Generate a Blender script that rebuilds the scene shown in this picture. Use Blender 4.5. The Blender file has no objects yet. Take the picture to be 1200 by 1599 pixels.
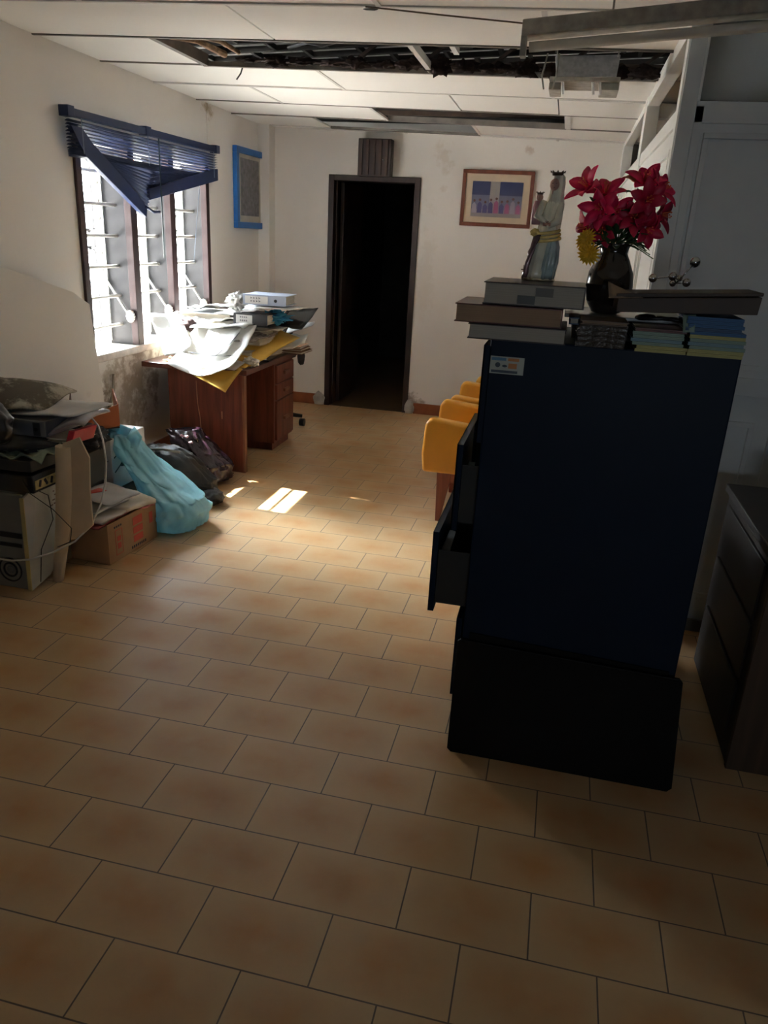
import bpy, bmesh, math, random
from mathutils import Vector, Matrix, noise, Euler
random.seed(7)
sc = bpy.context.scene
col = sc.collection
V = Vector
# ------------------------------------------------------------------ camera
cam_d = bpy.data.cameras.new('camera'); cam = bpy.data.objects.new('camera', cam_d); col.objects.link(cam)
Rr = ((0.9730899437386313, 0.22517000549918975, 0.04893291344526934),
      (0.12278849658847357, -0.32701377820495225, -0.9370085239578478),
      (-0.1949844775880628, 0.9178019707363986, -0.3458621054872781))
cx, cy, cz = V(Rr[0]), -V(Rr[1]), -V(Rr[2])
m = Matrix(((cx.x, cy.x, cz.x, 1.15433), (cx.y, cy.y, cz.y, -1.16261), (cx.z, cy.z, cz.z, 1.58126), (0, 0, 0, 1)))
cam.matrix_world = m
cam_d.sensor_fit = 'VERTICAL'; cam_d.sensor_height = 24; cam_d.sensor_width = 24
cam_d.lens = 1183.54 / 1599 * 24
cam_d.clip_start = 0.02; cam_d.clip_end = 200
sc.camera = cam
# ------------------------------------------------------------------ world, sun, exposure
EXPOSURE = 1.2
SKY = 4.5
SUN = 40.0
GLOW_LOBE = 270.0
w = bpy.data.worlds.new('sky'); sc.world = w; w.use_nodes = True
bg = w.node_tree.nodes['Background']; bg.inputs[0].default_value = (0.90, 0.95, 1.0, 1)
sun_dir = V((1.0, -0.12, -1.02)).normalized()
_N, _L = w.node_tree.nodes, w.node_tree.links          # glow lobe added off the sun, aimed through the window at the floor
_tc = _N.new('ShaderNodeTexCoord'); _dt = _N.new('ShaderNodeVectorMath'); _dt.operation = 'DOT_PRODUCT'; _L.new(_tc.outputs['Generated'], _dt.inputs[0]); _dt.inputs[1].default_value = tuple(-V((1.0, -0.78, -0.80)).normalized())
_mx = _N.new('ShaderNodeMath'); _mx.operation = 'MAXIMUM'; _L.new(_dt.outputs['Value'], _mx.inputs[0]); _mx.inputs[1].default_value = 0
_pw = _N.new('ShaderNodeMath'); _pw.operation = 'POWER'; _L.new(_mx.outputs[0], _pw.inputs[0]); _pw.inputs[1].default_value = 22
_ma = _N.new('ShaderNodeMath'); _ma.operation = 'MULTIPLY_ADD'; _L.new(_pw.outputs[0], _ma.inputs[0]); _ma.inputs[1].default_value = GLOW_LOBE; _ma.inputs[2].default_value = SKY
_L.new(_ma.outputs[0], bg.inputs[1])
sd = bpy.data.lights.new('sun', 'SUN'); sun = bpy.data.objects.new('sun', sd); col.objects.link(sun)
sd.energy = SUN; sd.angle = math.radians(0.6); sd.color = (1.0, 0.93, 0.82)
sun.rotation_euler = sun_dir.to_track_quat('-Z', 'Y').to_euler(); sun.location = (-6, 4, 7)
pd = bpy.data.lights.new('window_portal', 'AREA'); portal = bpy.data.objects.new('window_portal', pd); col.objects.link(portal)
pd.shape = 'RECTANGLE'; pd.size = 1.7; pd.size_y = 1.25; pd.cycles.is_portal = True
pd2 = bpy.data.lights.new('rear_portal', 'AREA'); portal2 = bpy.data.objects.new('rear_portal', pd2); col.objects.link(portal2)
pd2.shape = 'RECTANGLE'; pd2.size = 1.95; pd2.size_y = 0.6; pd2.cycles.is_portal = True
portal2.location = (1.875, -3.12, 1.25); portal2.rotation_euler = V((0, 1, 0)).to_track_quat('-Z', 'Z').to_euler()
portal.location = (-1.86, 3.75, 1.37); portal.rotation_euler = V((1, 0, 0)).to_track_quat('-Z', 'Z').to_euler()
sc.view_settings.view_transform = 'Standard'; sc.view_settings.look = 'None'
sc.view_settings.gamma = 1; sc.view_settings.use_curve_mapping = False
sc.view_settings.exposure = EXPOSURE
sc.cycles.max_bounces = 10; sc.cycles.diffuse_bounces = 7; sc.cycles.transparent_max_bounces = 12
sc.cycles.sample_clamp_indirect = 6
sc.cycles.caustics_reflective = False; sc.cycles.caustics_refractive = False

# ------------------------------------------------------------------ materials
MATS = {}
def nt(name):
    m = bpy.data.materials.new(name); m.use_nodes = True
    return m, m.node_tree.nodes, m.node_tree.links, m.node_tree.nodes['Principled BSDF']
def mat(name, c, rough=0.6, metal=0.0, spec=0.5, var=0.12, scale=9.0, bump=0.0, bscale=60.0, coat=0.0, stretch=None, sss=0):
    """procedural surface: base colour broken up by noise, optional bump"""
    if name in MATS: return MATS[name]
    m, N, L, P = nt(name)
    tc = N.new('ShaderNodeTexCoord'); mp = N.new('ShaderNodeMapping'); L.new(tc.outputs['Object'], mp.inputs[0])
    if stretch: mp.inputs['Scale'].default_value = stretch
    n = N.new('ShaderNodeTexNoise'); n.inputs['Scale'].default_value = scale; n.inputs['Detail'].default_value = 6
    L.new(mp.outputs[0], n.inputs['Vector'])
    r = N.new('ShaderNodeValToRGB'); r.color_ramp.elements[0].position = 0.3; r.color_ramp.elements[1].position = 0.7
    lo = tuple(max(0, x * (1 - var)) for x in c); hi = tuple(min(1, x * (1 + var)) for x in c)
    r.color_ramp.elements[0].color = (*lo, 1); r.color_ramp.elements[1].color = (*hi, 1)
    L.new(n.outputs[0], r.inputs[0]); L.new(r.outputs[0], P.inputs['Base Color'])
    P.inputs['Roughness'].default_value = rough; P.inputs['Metallic'].default_value = metal
    P.inputs['Specular IOR Level'].default_value = spec; P.inputs['Coat Weight'].default_value = coat
    if bump:
        b = N.new('ShaderNodeBump'); b.inputs['Strength'].default_value = bump; b.inputs['Distance'].default_value = 0.01
        n2 = N.new('ShaderNodeTexNoise'); n2.inputs['Scale'].default_value = bscale; n2.inputs['Detail'].default_value = 4
        L.new(mp.outputs[0], n2.inputs['Vector']); L.new(n2.outputs[0], b.inputs['Height']); L.new(b.outputs[0], P.inputs['Normal'])
    MATS[name] = m
    return m
def math_node(N, L, op, a, b=None, c=None):
    n = N.new('ShaderNodeMath'); n.operation = op
    for i, v in enumerate((a, b, c)):
        if v is None: continue
        if isinstance(v, (int, float)): n.inputs[i].default_value = v
        else: L.new(v, n.inputs[i])
    return n.outputs[0]
def mix_col(N, L, f, a, b):
    n = N.new('ShaderNodeMix'); n.data_type = 'RGBA'
    if isinstance(f, (int, float)): n.inputs[0].default_value = f
    else: L.new(f, n.inputs[0])
    for i, v in ((6, a), (7, b)):
        if isinstance(v, tuple): n.inputs[i].default_value = (*v, 1)
        else: L.new(v, n.inputs[i])
    return n.outputs[2]

def floor_material():
    m, N, L, P = nt('floor_tiles')
    tc = N.new('ShaderNodeTexCoord'); sp = N.new('ShaderNodeSeparateXYZ'); L.new(tc.outputs['Object'], sp.inputs[0])
    W_, H_ = 0.316, 0.19937
    br = N.new('ShaderNodeTexBrick'); L.new(tc.outputs['Object'], br.inputs['Vector'])
    br.inputs['Scale'].default_value = 1; br.inputs['Brick Width'].default_value = W_; br.inputs['Row Height'].default_value = H_
    br.inputs['Mortar Size'].default_value = 0.0022; br.inputs['Mortar Smooth'].default_value = 0.25
    br.offset = 0.5; br.offset_frequency = 2
    br.inputs['Color1'].default_value = (0, 0, 0, 1); br.inputs['Color2'].default_value = (1, 1, 1, 1)
    row = math_node(N, L, 'DIVIDE', sp.outputs[1], H_); rf = math_node(N, L, 'FLOOR', row)
    par = math_node(N, L, 'MODULO', math_node(N, L, 'ABSOLUTE', rf), 2.0)
    u = math_node(N, L, 'FRACT', math_node(N, L, 'ADD', math_node(N, L, 'DIVIDE', sp.outputs[0], W_), math_node(N, L, 'MULTIPLY', math_node(N, L, 'SUBTRACT', 1.0, par), 0.5)))
    v = math_node(N, L, 'FRACT', row)
    cu = math_node(N, L, 'SUBTRACT', 1.0, math_node(N, L, 'ABSOLUTE', math_node(N, L, 'SUBTRACT', math_node(N, L, 'MULTIPLY', u, 2.0), 1.0)))
    cv = math_node(N, L, 'SUBTRACT', 1.0, math_node(N, L, 'ABSOLUTE', math_node(N, L, 'SUBTRACT', math_node(N, L, 'MULTIPLY', v, 2.0), 1.0)))
    cen = math_node(N, L, 'POWER', math_node(N, L, 'MULTIPLY', cu, cv), 0.55)
    n1 = N.new('ShaderNodeTexNoise'); n1.inputs['Scale'].default_value = 9; n1.inputs['Detail'].default_value = 5; L.new(tc.outputs['Object'], n1.inputs['Vector'])
    n2 = N.new('ShaderNodeTexNoise'); n2.inputs['Scale'].default_value = 90; n2.inputs['Detail'].default_value = 3; L.new(tc.outputs['Object'], n2.inputs['Vector'])
    f = math_node(N, L, 'MULTIPLY', cen, math_node(N, L, 'MULTIPLY', n1.outputs[0], 1.75))
    base = mix_col(N, L, f, (0.58, 0.405, 0.215), (0.50, 0.235, 0.07))
    base = mix_col(N, L, math_node(N, L, 'MULTIPLY', n2.outputs[0], 0.28), base, (0.42, 0.29, 0.17))
    rnd = math_node(N, L, 'MULTIPLY', br.outputs[0], 0.16)
    base = mix_col(N, L, rnd, base, (0.48, 0.33, 0.20))
    fin = mix_col(N, L, br.outputs['Fac'], base, (0.12, 0.085, 0.06))
    L.new(fin, P.inputs['Base Color'])
    n3 = N.new('ShaderNodeTexNoise'); n3.inputs['Scale'].default_value = 3; n3.inputs['Detail'].default_value = 6; L.new(tc.outputs['Object'], n3.inputs['Vector'])
    rr = N.new('ShaderNodeMapRange'); rr.inputs[3].default_value = 0.30; rr.inputs[4].default_value = 0.36; L.new(n3.outputs[0], rr.inputs[0])
    L.new(math_node(N, L, 'ADD', rr.outputs[0], math_node(N, L, 'MULTIPLY', br.outputs['Fac'], 0.01)), P.inputs['Roughness'])
    b = N.new('ShaderNodeBump'); b.inputs['Strength'].default_value = 0.55; b.inputs['Distance'].default_value = 0.0025
    h = math_node(N, L, 'ADD', math_node(N, L, 'SUBTRACT', 1.0, br.outputs['Fac']), 0.0)
    L.new(h, b.inputs['Height']); L.new(b.outputs[0], P.inputs['Normal'])
    P.inputs['Specular IOR Level'].default_value = 0.6
    return m

def wall_material(name, c, stains=()):
    """painted plaster; stains: (centre, radius xyz, colour, amount) patches of mould / flaking with their own outline"""
    m, N, L, P = nt(name)
    gp = N.new('ShaderNodeNewGeometry'); tc = N.new('ShaderNodeVectorMath'); L.new(gp.outputs['Position'], tc.inputs[0])
    n = N.new('ShaderNodeTexNoise'); n.inputs['Scale'].default_value = 1.8; n.inputs['Detail'].default_value = 8; L.new(tc.outputs[0], n.inputs['Vector'])
    cur = mix_col(N, L, n.outputs[0], tuple(x * 0.95 for x in c), tuple(min(1, x * 1.04) for x in c))
    ns = N.new('ShaderNodeTexNoise'); ns.inputs['Scale'].default_value = 7; ns.inputs['Detail'].default_value = 10; ns.inputs['Roughness'].default_value = 0.7
    L.new(tc.outputs[0], ns.inputs['Vector'])
    for (cen, rad, sc_, amt) in stains:
        mp = N.new('ShaderNodeMapping'); mp.vector_type = 'POINT'
        mp.inputs['Scale'].default_value = tuple(1 / r for r in rad); mp.inputs['Location'].default_value = tuple(-a / r for a, r in zip(cen, rad))
        L.new(tc.outputs[0], mp.inputs[0])
        ln = N.new('ShaderNodeVectorMath'); ln.operation = 'LENGTH'; L.new(mp.outputs[0], ln.inputs[0])
        d = math_node(N, L, 'SUBTRACT', 1.0, ln.outputs['Value'])
        s = math_node(N, L, 'ADD', math_node(N, L, 'MULTIPLY', d, 1.0), math_node(N, L, 'MULTIPLY', math_node(N, L, 'SUBTRACT', ns.outputs[0], 0.56), 4.5))
        mr = N.new('ShaderNodeMapRange'); mr.inputs[1].default_value = 0.0; mr.inputs[2].default_value = 0.55; mr.inputs[4].default_value = amt; L.new(s, mr.inputs[0])
        dm = N.new('ShaderNodeMapRange'); dm.inputs[1].default_value = 0.0; dm.inputs[2].default_value = 0.2; L.new(d, dm.inputs[0])
        cur = mix_col(N, L, math_node(N, L, 'MULTIPLY', mr.outputs[0], dm.outputs[0]), cur, sc_)
    L.new(cur, P.inputs['Base Color'])
    P.inputs['Roughness'].default_value = 0.75; P.inputs['Specular IOR Level'].default_value = 0.25
    b = N.new('ShaderNodeBump'); b.inputs['Strength'].default_value = 0.25; b.inputs['Distance'].default_value = 0.006
    n2 = N.new('ShaderNodeTexNoise'); n2.inputs['Scale'].default_value = 14; n2.inputs['Detail'].default_value = 6; L.new(tc.outputs[0], n2.inputs['Vector'])
    L.new(n2.outputs[0], b.inputs['Height']); L.new(b.outputs[0], P.inputs['Normal'])
    return m
def wood(name, c1, c2, rough=0.4, scale=3.0, axis='Z'):
    if name in MATS: return MATS[name]
    m, N, L, P = nt(name)
    tc = N.new('ShaderNodeTexCoord'); mp = N.new('ShaderNodeMapping'); L.new(tc.outputs['Object'], mp.inputs[0])
    s = {'Z': (9, 9, 0.8), 'X': (0.8, 9, 9), 'Y': (9, 0.8, 9)}[axis]; mp.inputs['Scale'].default_value = s
    n = N.new('ShaderNodeTexNoise'); n.inputs['Scale'].default_value = scale; n.inputs['Detail'].default_value = 8; n.inputs['Distortion'].default_value = 0.6
    L.new(mp.outputs[0], n.inputs['Vector'])
    r = N.new('ShaderNodeValToRGB'); r.color_ramp.elements[0].position = 0.35; r.color_ramp.elements[1].position = 0.68
    r.color_ramp.elements[0].color = (*c1, 1); r.color_ramp.elements[1].color = (*c2, 1)
    L.new(n.outputs[0], r.inputs[0]); L.new(r.outputs[0], P.inputs['Base Color']); P.inputs['Roughness'].default_value = rough
    MATS[name] = m; return m
def plastic_film(name, c, rough=0.3, trans=0.35):
    """thin polythene: part of the light passes through"""
    m, N, L, P = nt(name)
    P.inputs['Base Color'].default_value = (*c, 1); P.inputs['Roughness'].default_value = rough; P.inputs['Specular IOR Level'].default_value = 0.7
    tc = N.new('ShaderNodeTexCoord'); n = N.new('ShaderNodeTexNoise'); n.inputs['Scale'].default_value = 7; n.inputs['Detail'].default_value = 1.5
    n.inputs['Distortion'].default_value = 2.5; L.new(tc.outputs['Object'], n.inputs['Vector'])
    b = N.new('ShaderNodeBump'); b.inputs['Strength'].default_value = 0.5; b.inputs['Distance'].default_value = 0.012
    L.new(n.outputs[0], b.inputs['Height']); L.new(b.outputs[0], P.inputs['Normal'])
    cr = mix_col(N, L, n.outputs[0], tuple(x * 0.8 for x in c), tuple(min(1, x * 1.25) for x in c)); L.new(cr, P.inputs['Base Color'])
    if trans:
        t = N.new('ShaderNodeBsdfTranslucent'); t.inputs[0].default_value = (*c, 1)
        mx = N.new('ShaderNodeMixShader'); mx.inputs[0].default_value = trans
        L.new(P.outputs[0], mx.inputs[1]); L.new(t.outputs[0], mx.inputs[2]); L.new(mx.outputs[0], N['Material Output'].inputs[0])
    return m
def thin_glass(name, tint=(0.93, 0.97, 1.0), frosted=0.0, haze=(0.85, 0.88, 0.9)):
    m, N, L, P = nt(name)
    t = N.new('ShaderNodeBsdfTransparent'); t.inputs[0].default_value = (*tint, 1)
    g = N.new('ShaderNodeBsdfGlossy'); g.inputs['Roughness'].default_value = 0.05
    n = N.new('ShaderNodeTexNoise'); n.inputs['Scale'].default_value = 5
    tc = N.new('ShaderNodeTexCoord'); L.new(tc.outputs['Object'], n.inputs['Vector'])
    fr = N.new('ShaderNodeFresnel'); fr.inputs[0].default_value = 1.45
    mx = N.new('ShaderNodeMixShader'); L.new(fr.outputs[0], mx.inputs[0]); L.new(t.outputs[0], mx.inputs[1]); L.new(g.outputs[0], mx.inputs[2])
    out = mx.outputs[0]
    if frosted:
        tr = N.new('ShaderNodeBsdfTranslucent'); tr.inputs[0].default_value = (*haze, 1)
        m2 = N.new('ShaderNodeMixShader')
        L.new(math_node(N, L, 'ADD', math_node(N, L, 'MULTIPLY', n.outputs[0], 0.1), frosted), m2.inputs[0])
        L.new(out, m2.inputs[1]); L.new(tr.outputs[0], m2.inputs[2]); out = m2.outputs[0]
    L.new(out, N['Material Output'].inputs[0])
    return m

WALL = (0.82, 0.80, 0.76)
M_floor = floor_material()
M_wall_l = wall_material('plaster_window_side', WALL, stains=[
    ((-1.56, 3.42, 0.62), (0.5, 0.42, 0.42), (0.26, 0.20, 0.15), 0.75),
    ((-1.56, 3.25, 0.45), (0.5, 0.4, 0.45), (0.48, 0.42, 0.33), 0.8),
    ((-1.56, 2.9, 0.45), (0.5, 0.3, 0.25), (0.16, 0.13, 0.10), 0.7),
    ((-1.56, 4.62, 2.36), (0.2, 0.12, 0.09), (0.42, 0.33, 0.22), 0.9)])
M_wall_b = wall_material('plaster_back', (0.80, 0.775, 0.735), stains=[
    ((0.05, 5.74, 2.2), (0.12, 0.3, 0.16), (0.58, 0.51, 0.42), 0.5),
    ((0.75, 5.74, 2.27), (0.05, 0.2, 0.05), (0.5, 0.38, 0.3), 0.6),
    ((0.05, 5.74, 1.95), (0.06, 0.2, 0.05), (0.6, 0.52, 0.44), 0.5),
    ((-0.05, 5.74, 1.3), (0.12, 0.2, 0.7), (0.70, 0.66, 0.60), 0.5),
    ((-0.08, 5.74, 0.1), (0.12, 0.2, 0.12), (0.25, 0.2, 0.15), 0.8)])
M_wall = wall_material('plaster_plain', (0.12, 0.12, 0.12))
M_ceil = wall_material('ceiling_board', (0.86, 0.845, 0.81))
M_part = mat('partition_paint', (0.66, 0.70, 0.71), 0.45, var=0.03)
M_tbar = mat('ceiling_bar', (0.62, 0.60, 0.57), 0.5, var=0.08)
M_tbar_dirty = mat('ceiling_bar_dirty', (0.16, 0.14, 0.12), 0.6, var=0.3)
M_brownframe = wood('window_wood', (0.022, 0.009, 0.010), (0.045, 0.018, 0.018), 0.6)
M_doorwood = wood('door_wood', (0.014, 0.007, 0.006), (0.032, 0.014, 0.010), 0.5)
M_skirt = mat('skirting_terracotta', (0.27, 0.085, 0.035), 0.35, var=0.2)
M_reveal = mat('reveal_paint', (0.07, 0.07, 0.073), 0.85, spec=0.2, var=0.08, scale=14)
M_alu = mat('aluminium', (0.62, 0.62, 0.60), 0.35, 0.7, var=0.1)
M_bar = mat('bar_paint', (0.78, 0.77, 0.74), 0.4, var=0.08)
M_glass = thin_glass('louvre_glass'); M_sun_block = thin_glass('louvre_glass_sun_block', frosted=0.88, haze=(0.30, 0.31, 0.32))
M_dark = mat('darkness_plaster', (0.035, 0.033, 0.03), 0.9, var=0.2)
M_white = mat('white_plastic', (0.82, 0.82, 0.80), 0.45, var=0.05)
M_black = mat('black_plastic', (0.012, 0.012, 0.013), 0.4, var=0.2)
M_paper = mat('paper_white', (0.70, 0.69, 0.66), 0.8, var=0.06, bump=0.2, bscale=25)
M_paper2 = mat('paper_cream', (0.66, 0.61, 0.52), 0.8, var=0.10, bump=0.2, bscale=25)
M_paper3 = mat('paper_grey', (0.50, 0.49, 0.47), 0.8, var=0.12)
M_manila = mat('envelope_yellow', (0.62, 0.38, 0.06), 0.6, var=0.12)
M_ink = mat('ink', (0.03, 0.03, 0.04), 0.6, var=0.1)
M_blue_slat = mat('blind_blue', (0.006, 0.017, 0.070), 0.5, var=0.15)
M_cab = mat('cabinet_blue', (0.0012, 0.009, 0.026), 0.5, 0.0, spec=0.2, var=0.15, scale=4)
M_cab_in = mat('cabinet_inside', (0.02, 0.02, 0.018), 0.6, var=0.2)
M_desk = wood('desk_mahogany', (0.10, 0.026, 0.014), (0.20, 0.055, 0.03), 0.4)
M_desk_top = wood('desk_top_mahogany', (0.07, 0.024, 0.016), (0.14, 0.045, 0.03), 0.3, axis='Y')
M_edge = mat('edge_banding', (0.20, 0.085, 0.045), 0.4, var=0.2)

# ------------------------------------------------------------------ mesh helpers
ORG = {}
class MB:
    def __init__(s): s.v = []; s.f = []; s.m = []; s.sm = []
    def add(s, vs, fs, mi=0, smooth=False):
        o = len(s.v); s.v += [V(p) for p in vs]
        for f in fs: s.f.append([i + o for i in f]); s.m.append(mi); s.sm.append(smooth)
        return s
    def box(s, x0, x1, y0, y1, z0, z1, mi=0, rot=None, piv=None):
        vs = [V((x, y, z)) for z in (z0, z1) for y in (y0, y1) for x in (x0, x1)]
        if rot is not None:
            p = V(piv) if piv is not None else V(((x0 + x1) / 2, (y0 + y1) / 2, (z0 + z1) / 2))
            R = Euler(rot).to_matrix(); vs = [R @ (q - p) + p for q in vs]
        return s.add(vs, [(0, 2, 3, 1), (4, 5, 7, 6), (0, 1, 5, 4), (2, 6, 7, 3), (0, 4, 6, 2), (1, 3, 7, 5)], mi)
    def tube(s, pts, r, n=10, mi=0, cap=True, radii=None):
        pts = [V(p) for p in pts]; rings = []; up = None
        for i, p in enumerate(pts):
            d = (pts[min(i + 1, len(pts) - 1)] - pts[max(i - 1, 0)]).normalized()
            if up is None: up = V((0, 0, 1)) if abs(d.z) < 0.9 else V((1, 0, 0))
            a = d.cross(up).normalized(); b = a.cross(d).normalized(); up = b
            rr = radii[i] if radii else r
            rings.append([p + a * math.cos(t * 2 * math.pi / n) * rr + b * math.sin(t * 2 * math.pi / n) * rr for t in range(n)])
        vs = [q for rg in rings for q in rg]
        fs = [(i * n + j, i * n + (j + 1) % n, (i + 1) * n + (j + 1) % n, (i + 1) * n + j) for i in range(len(pts) - 1) for j in range(n)]
        s.add(vs, fs, mi, True)
        if cap:
            k = len(s.v) - len(vs)
            s.f.append([k + j for j in range(n)][::-1]); s.m.append(mi); s.sm.append(False)
            s.f.append([k + (len(pts) - 1) * n + j for j in range(n)]); s.m.append(mi); s.sm.append(False)
        return s
    def lathe(s, cen, prof, n=28, mi=0, smooth=True, sx=1.0, sy=1.0):
        c = V(cen); vs = []
        for r, z in prof:
            for j in range(n):
                t = 2 * math.pi * j / n; vs.append(c + V((r * math.cos(t) * sx, r * math.sin(t) * sy, z)))
        k = len(prof)
        fs = [(i * n + j, i * n + (j + 1) % n, (i + 1) * n + (j + 1) % n, (i + 1) * n + j) for i in range(k - 1) for j in range(n)]
        fs.append(tuple(range(n))[::-1]); fs.append(tuple((k - 1) * n + j for j in range(n)))
        return s.add(vs, fs, mi, smooth)
    def ball(s, cen, r, mi=0, n=14, sx=1, sy=1, sz=1):
        prof = [(r * math.sin(math.pi * i / n), -r * sz * math.cos(math.pi * i / n)) for i in range(n + 1)]
        prof[0] = (1e-4, prof[0][1]); prof[-1] = (1e-4, prof[-1][1])
        return s.lathe(cen, prof, n + 4, mi, True, sx, sy)
    def prism(s, pts, off, mi=0):
        """closed outline (list of 3D points) pushed by vector off"""
        pts = [V(p) for p in pts]; n = len(pts); o = V(off)
        return s.add(pts + [p + o for p in pts], [tuple(range(n))[::-1], tuple(range(n, 2 * n))] + [(i, (i + 1) % n, (i + 1) % n + n, i + n) for i in range(n)], mi)
    def sheet(s, c00, c10, c11, c01, nu=8, nv=8, bow=0.0, crumple=0.0, th=0.0015, mi=0, seed=0, curl=None, cs=6.0):
        """four-cornered sheet with bow, crumple and a real thickness"""
        c = [V(p) for p in (c00, c10, c11, c01)]
        nrm = (c[1] - c[0]).cross(c[3] - c[0]).normalized()
        top = []
        for j in range(nv + 1):
            for i in range(nu + 1):
                u, v = i / nu, j / nv
                p = c[0] * (1 - u) * (1 - v) + c[1] * u * (1 - v) + c[2] * u * v + c[3] * (1 - u) * v
                d = bow * (1 - (2 * u - 1) ** 2 * 0.6 - (2 * v - 1) ** 2 * 0.4)
                if curl: d += curl(u, v)
                if crumple: d += crumple * (noise.noise(p * cs + V((seed * 3.7, seed, 0))) + 0.4 * noise.noise(p * cs * 3 + V((seed, 9, seed))))
                top.append(p + nrm * d)
        n = len(top); q = nu + 1
        vs = [p + nrm * th / 2 for p in top] + [p - nrm * th / 2 for p in top]
        fs = []
        for j in range(nv):
            for i in range(nu):
                a = j * q + i; fs.append((a, a + 1, a + q + 1, a + q)); fs.append((n + a, n + a + q, n + a + q + 1, n + a + 1))
        edge = [i for i in range(q)] + [j * q + nu for j in range(1, nv + 1)] + [nv * q + i for i in range(nu - 1, -1, -1)] + [j * q for j in range(nv - 1, 0, -1)]
        for k in range(len(edge)):
            a, b = edge[k], edge[(k + 1) % len(edge)]; fs.append((a, n + a, n + b, b))
        return s.add(vs, fs, mi, True)
    def lump(s, cen, rad, rough=0.25, seed=0, sub=4, mi=0, flat=None, freq=3.0, shear=None, creases=0.0):
        """crumpled closed bag: a sphere pushed in and out in folds"""
        bm = bmesh.new(); bmesh.ops.create_icosphere(bm, subdivisions=sub, radius=1)
        c = V(cen); vs = []
        for vv in bm.verts:
            d = vv.co.normalized()
            q = d * freq + V((seed * 5.1, seed * 2.3, seed))
            f = 1 + rough * noise.noise(q) + rough * 0.5 * noise.noise(q * 2.3)
            if creases: f -= creases * (1 - min(1, abs(noise.noise(q * 1.7 + V((7, 1, 3)))) * 5)) + creases * 0.5 * (1 - min(1, abs(noise.noise(q * 3.9 + V((2, 8, 3)))) * 4))
            p = V((d.x * rad[0] * f, d.y * rad[1] * f, d.z * rad[2] * f))
            if shear: p = shear(p)
            p = c + p
            if flat is not None and p.z < flat: p.z = flat + (p.z - flat) * 0.02
            vs.append(p)
        fs = [[v.index for v in f.verts] for f in bm.faces]; bm.free()
        return s.add(vs, fs, mi, True)
    def bag(s, spine, folds=9, amp=0.12, seed=0, n=96, mi=0, flat=None, sub=6):
        """a soft sack: rings (x, y, z, rx, ry, fold strength, tilt) joined along a bent spine with gathered folds"""
        rings = []; m_ = (len(spine) - 1) * sub
        for i in range(m_ + 1):
            f = i / sub; k = min(int(f), len(spine) - 2); t = f - k; t2 = t * t * (3 - 2 * t)
            rings.append([spine[k][c] * (1 - t2) + spine[k + 1][c] * t2 for c in range(7)])
        vs = []
        for i, (x, y, z, rx, ry, fs, tl) in enumerate(rings):
            for j in range(n):
                a = 2 * math.pi * j / n; d = V((math.cos(a), math.sin(a), i / m_ * 2.2))
                w_ = noise.noise(d * 1.3 + V((seed, 3, 1))); w2 = noise.noise(d * 3.1 + V((seed * 2, 5, 1)))
                r = 1 + amp * fs * (abs(math.sin(folds * 0.5 * a + 4 * w_)) - 0.6) + 0.16 * w_ + 0.10 * w2 - 0.10 * max(0, 1 - 7 * abs(noise.noise(d * 2.2 + V((9, seed, 2)))))
                px_ = rx * r * math.cos(a); zz_ = z + px_ * tl + 0.012 * w2
                p = V((x + px_, y + ry * r * math.sin(a), zz_))
                if flat is not None and p.z < flat: p.z = flat + (p.z - flat) * 0.02
                vs.append(p)
        fs_ = [(i * n + j, i * n + (j + 1) % n, (i + 1) * n + (j + 1) % n, (i + 1) * n + j) for i in range(m_) for j in range(n)]
        fs_ += [tuple(range(n))[::-1], tuple(m_ * n + j for j in range(n))]
        return s.add(vs, fs_, mi, True)
    def build(s, name, mats, parent=None, bevel=0.0, local=False):
        if not isinstance(mats, (list, tuple)): mats = [mats]
        me = bpy.data.meshes.new(name)
        if parent is not None: org = V((0, 0, 0)) if local else ORG[parent.name]
        elif local: org = V((0, 0, 0))
        else:
            xs = [p.x for p in s.v]; ys = [p.y for p in s.v]; zs = [p.z for p in s.v]
            org = V(((min(xs) + max(xs)) / 2, (min(ys) + max(ys)) / 2, min(zs)))
        me.from_pydata([tuple(p - org) for p in s.v], [], s.f)
        for mm in mats: me.materials.append(mm)
        for p, mi, sm in zip(me.polygons, s.m, s.sm): p.material_index = mi; p.use_smooth = sm
        me.validate(); me.update()
        bm = bmesh.new(); bm.from_mesh(me); bmesh.ops.recalc_face_normals(bm, faces=bm.faces); bm.to_mesh(me); bm.free()
        o = bpy.data.objects.new(name, me); col.objects.link(o)
        if parent is None: o.location = org
        else: o.parent = parent
        ORG[o.name] = org if not local else V((0, 0, 0))
        if bevel:
            b = o.modifiers.new('bevel', 'BEVEL'); b.width = bevel; b.segments = 2; b.limit_method = 'ANGLE'; b.angle_limit = math.radians(50)
        return o
def tag(o, label, cat, group=None):
    o['label'] = label; o['category'] = cat
    if group: o['group'] = group
    return o
def thing(name, label, cat, loc, group=None):
    o = bpy.data.objects.new(name, None); col.objects.link(o); o.location = loc; o.empty_display_size = 0.05
    ORG[o.name] = V(loc); return tag(o, label, cat, group)
def struct(name, mb, mats, parent=None, bevel=0.0):
    if parent is None:
        # setting meshes keep the world origin so that their patterns line up
        o = mb.build(name, mats, None, bevel, local=True); ORG[o.name] = V((0, 0, 0)); o['kind'] = 'structure'
    else: o = mb.build(name, mats, parent, bevel)
    return o
def copy_tree(o, parent=None):
    c = o.copy(); col.objects.link(c)
    if parent is not None: c.parent = parent
    for ch in list(o.children): copy_tree(ch, c)
    return c

def CEZ(x, y): return 2.419 - 0.021 * (x + 1.56) - 0.0072 * (y - 2.4)

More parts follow.
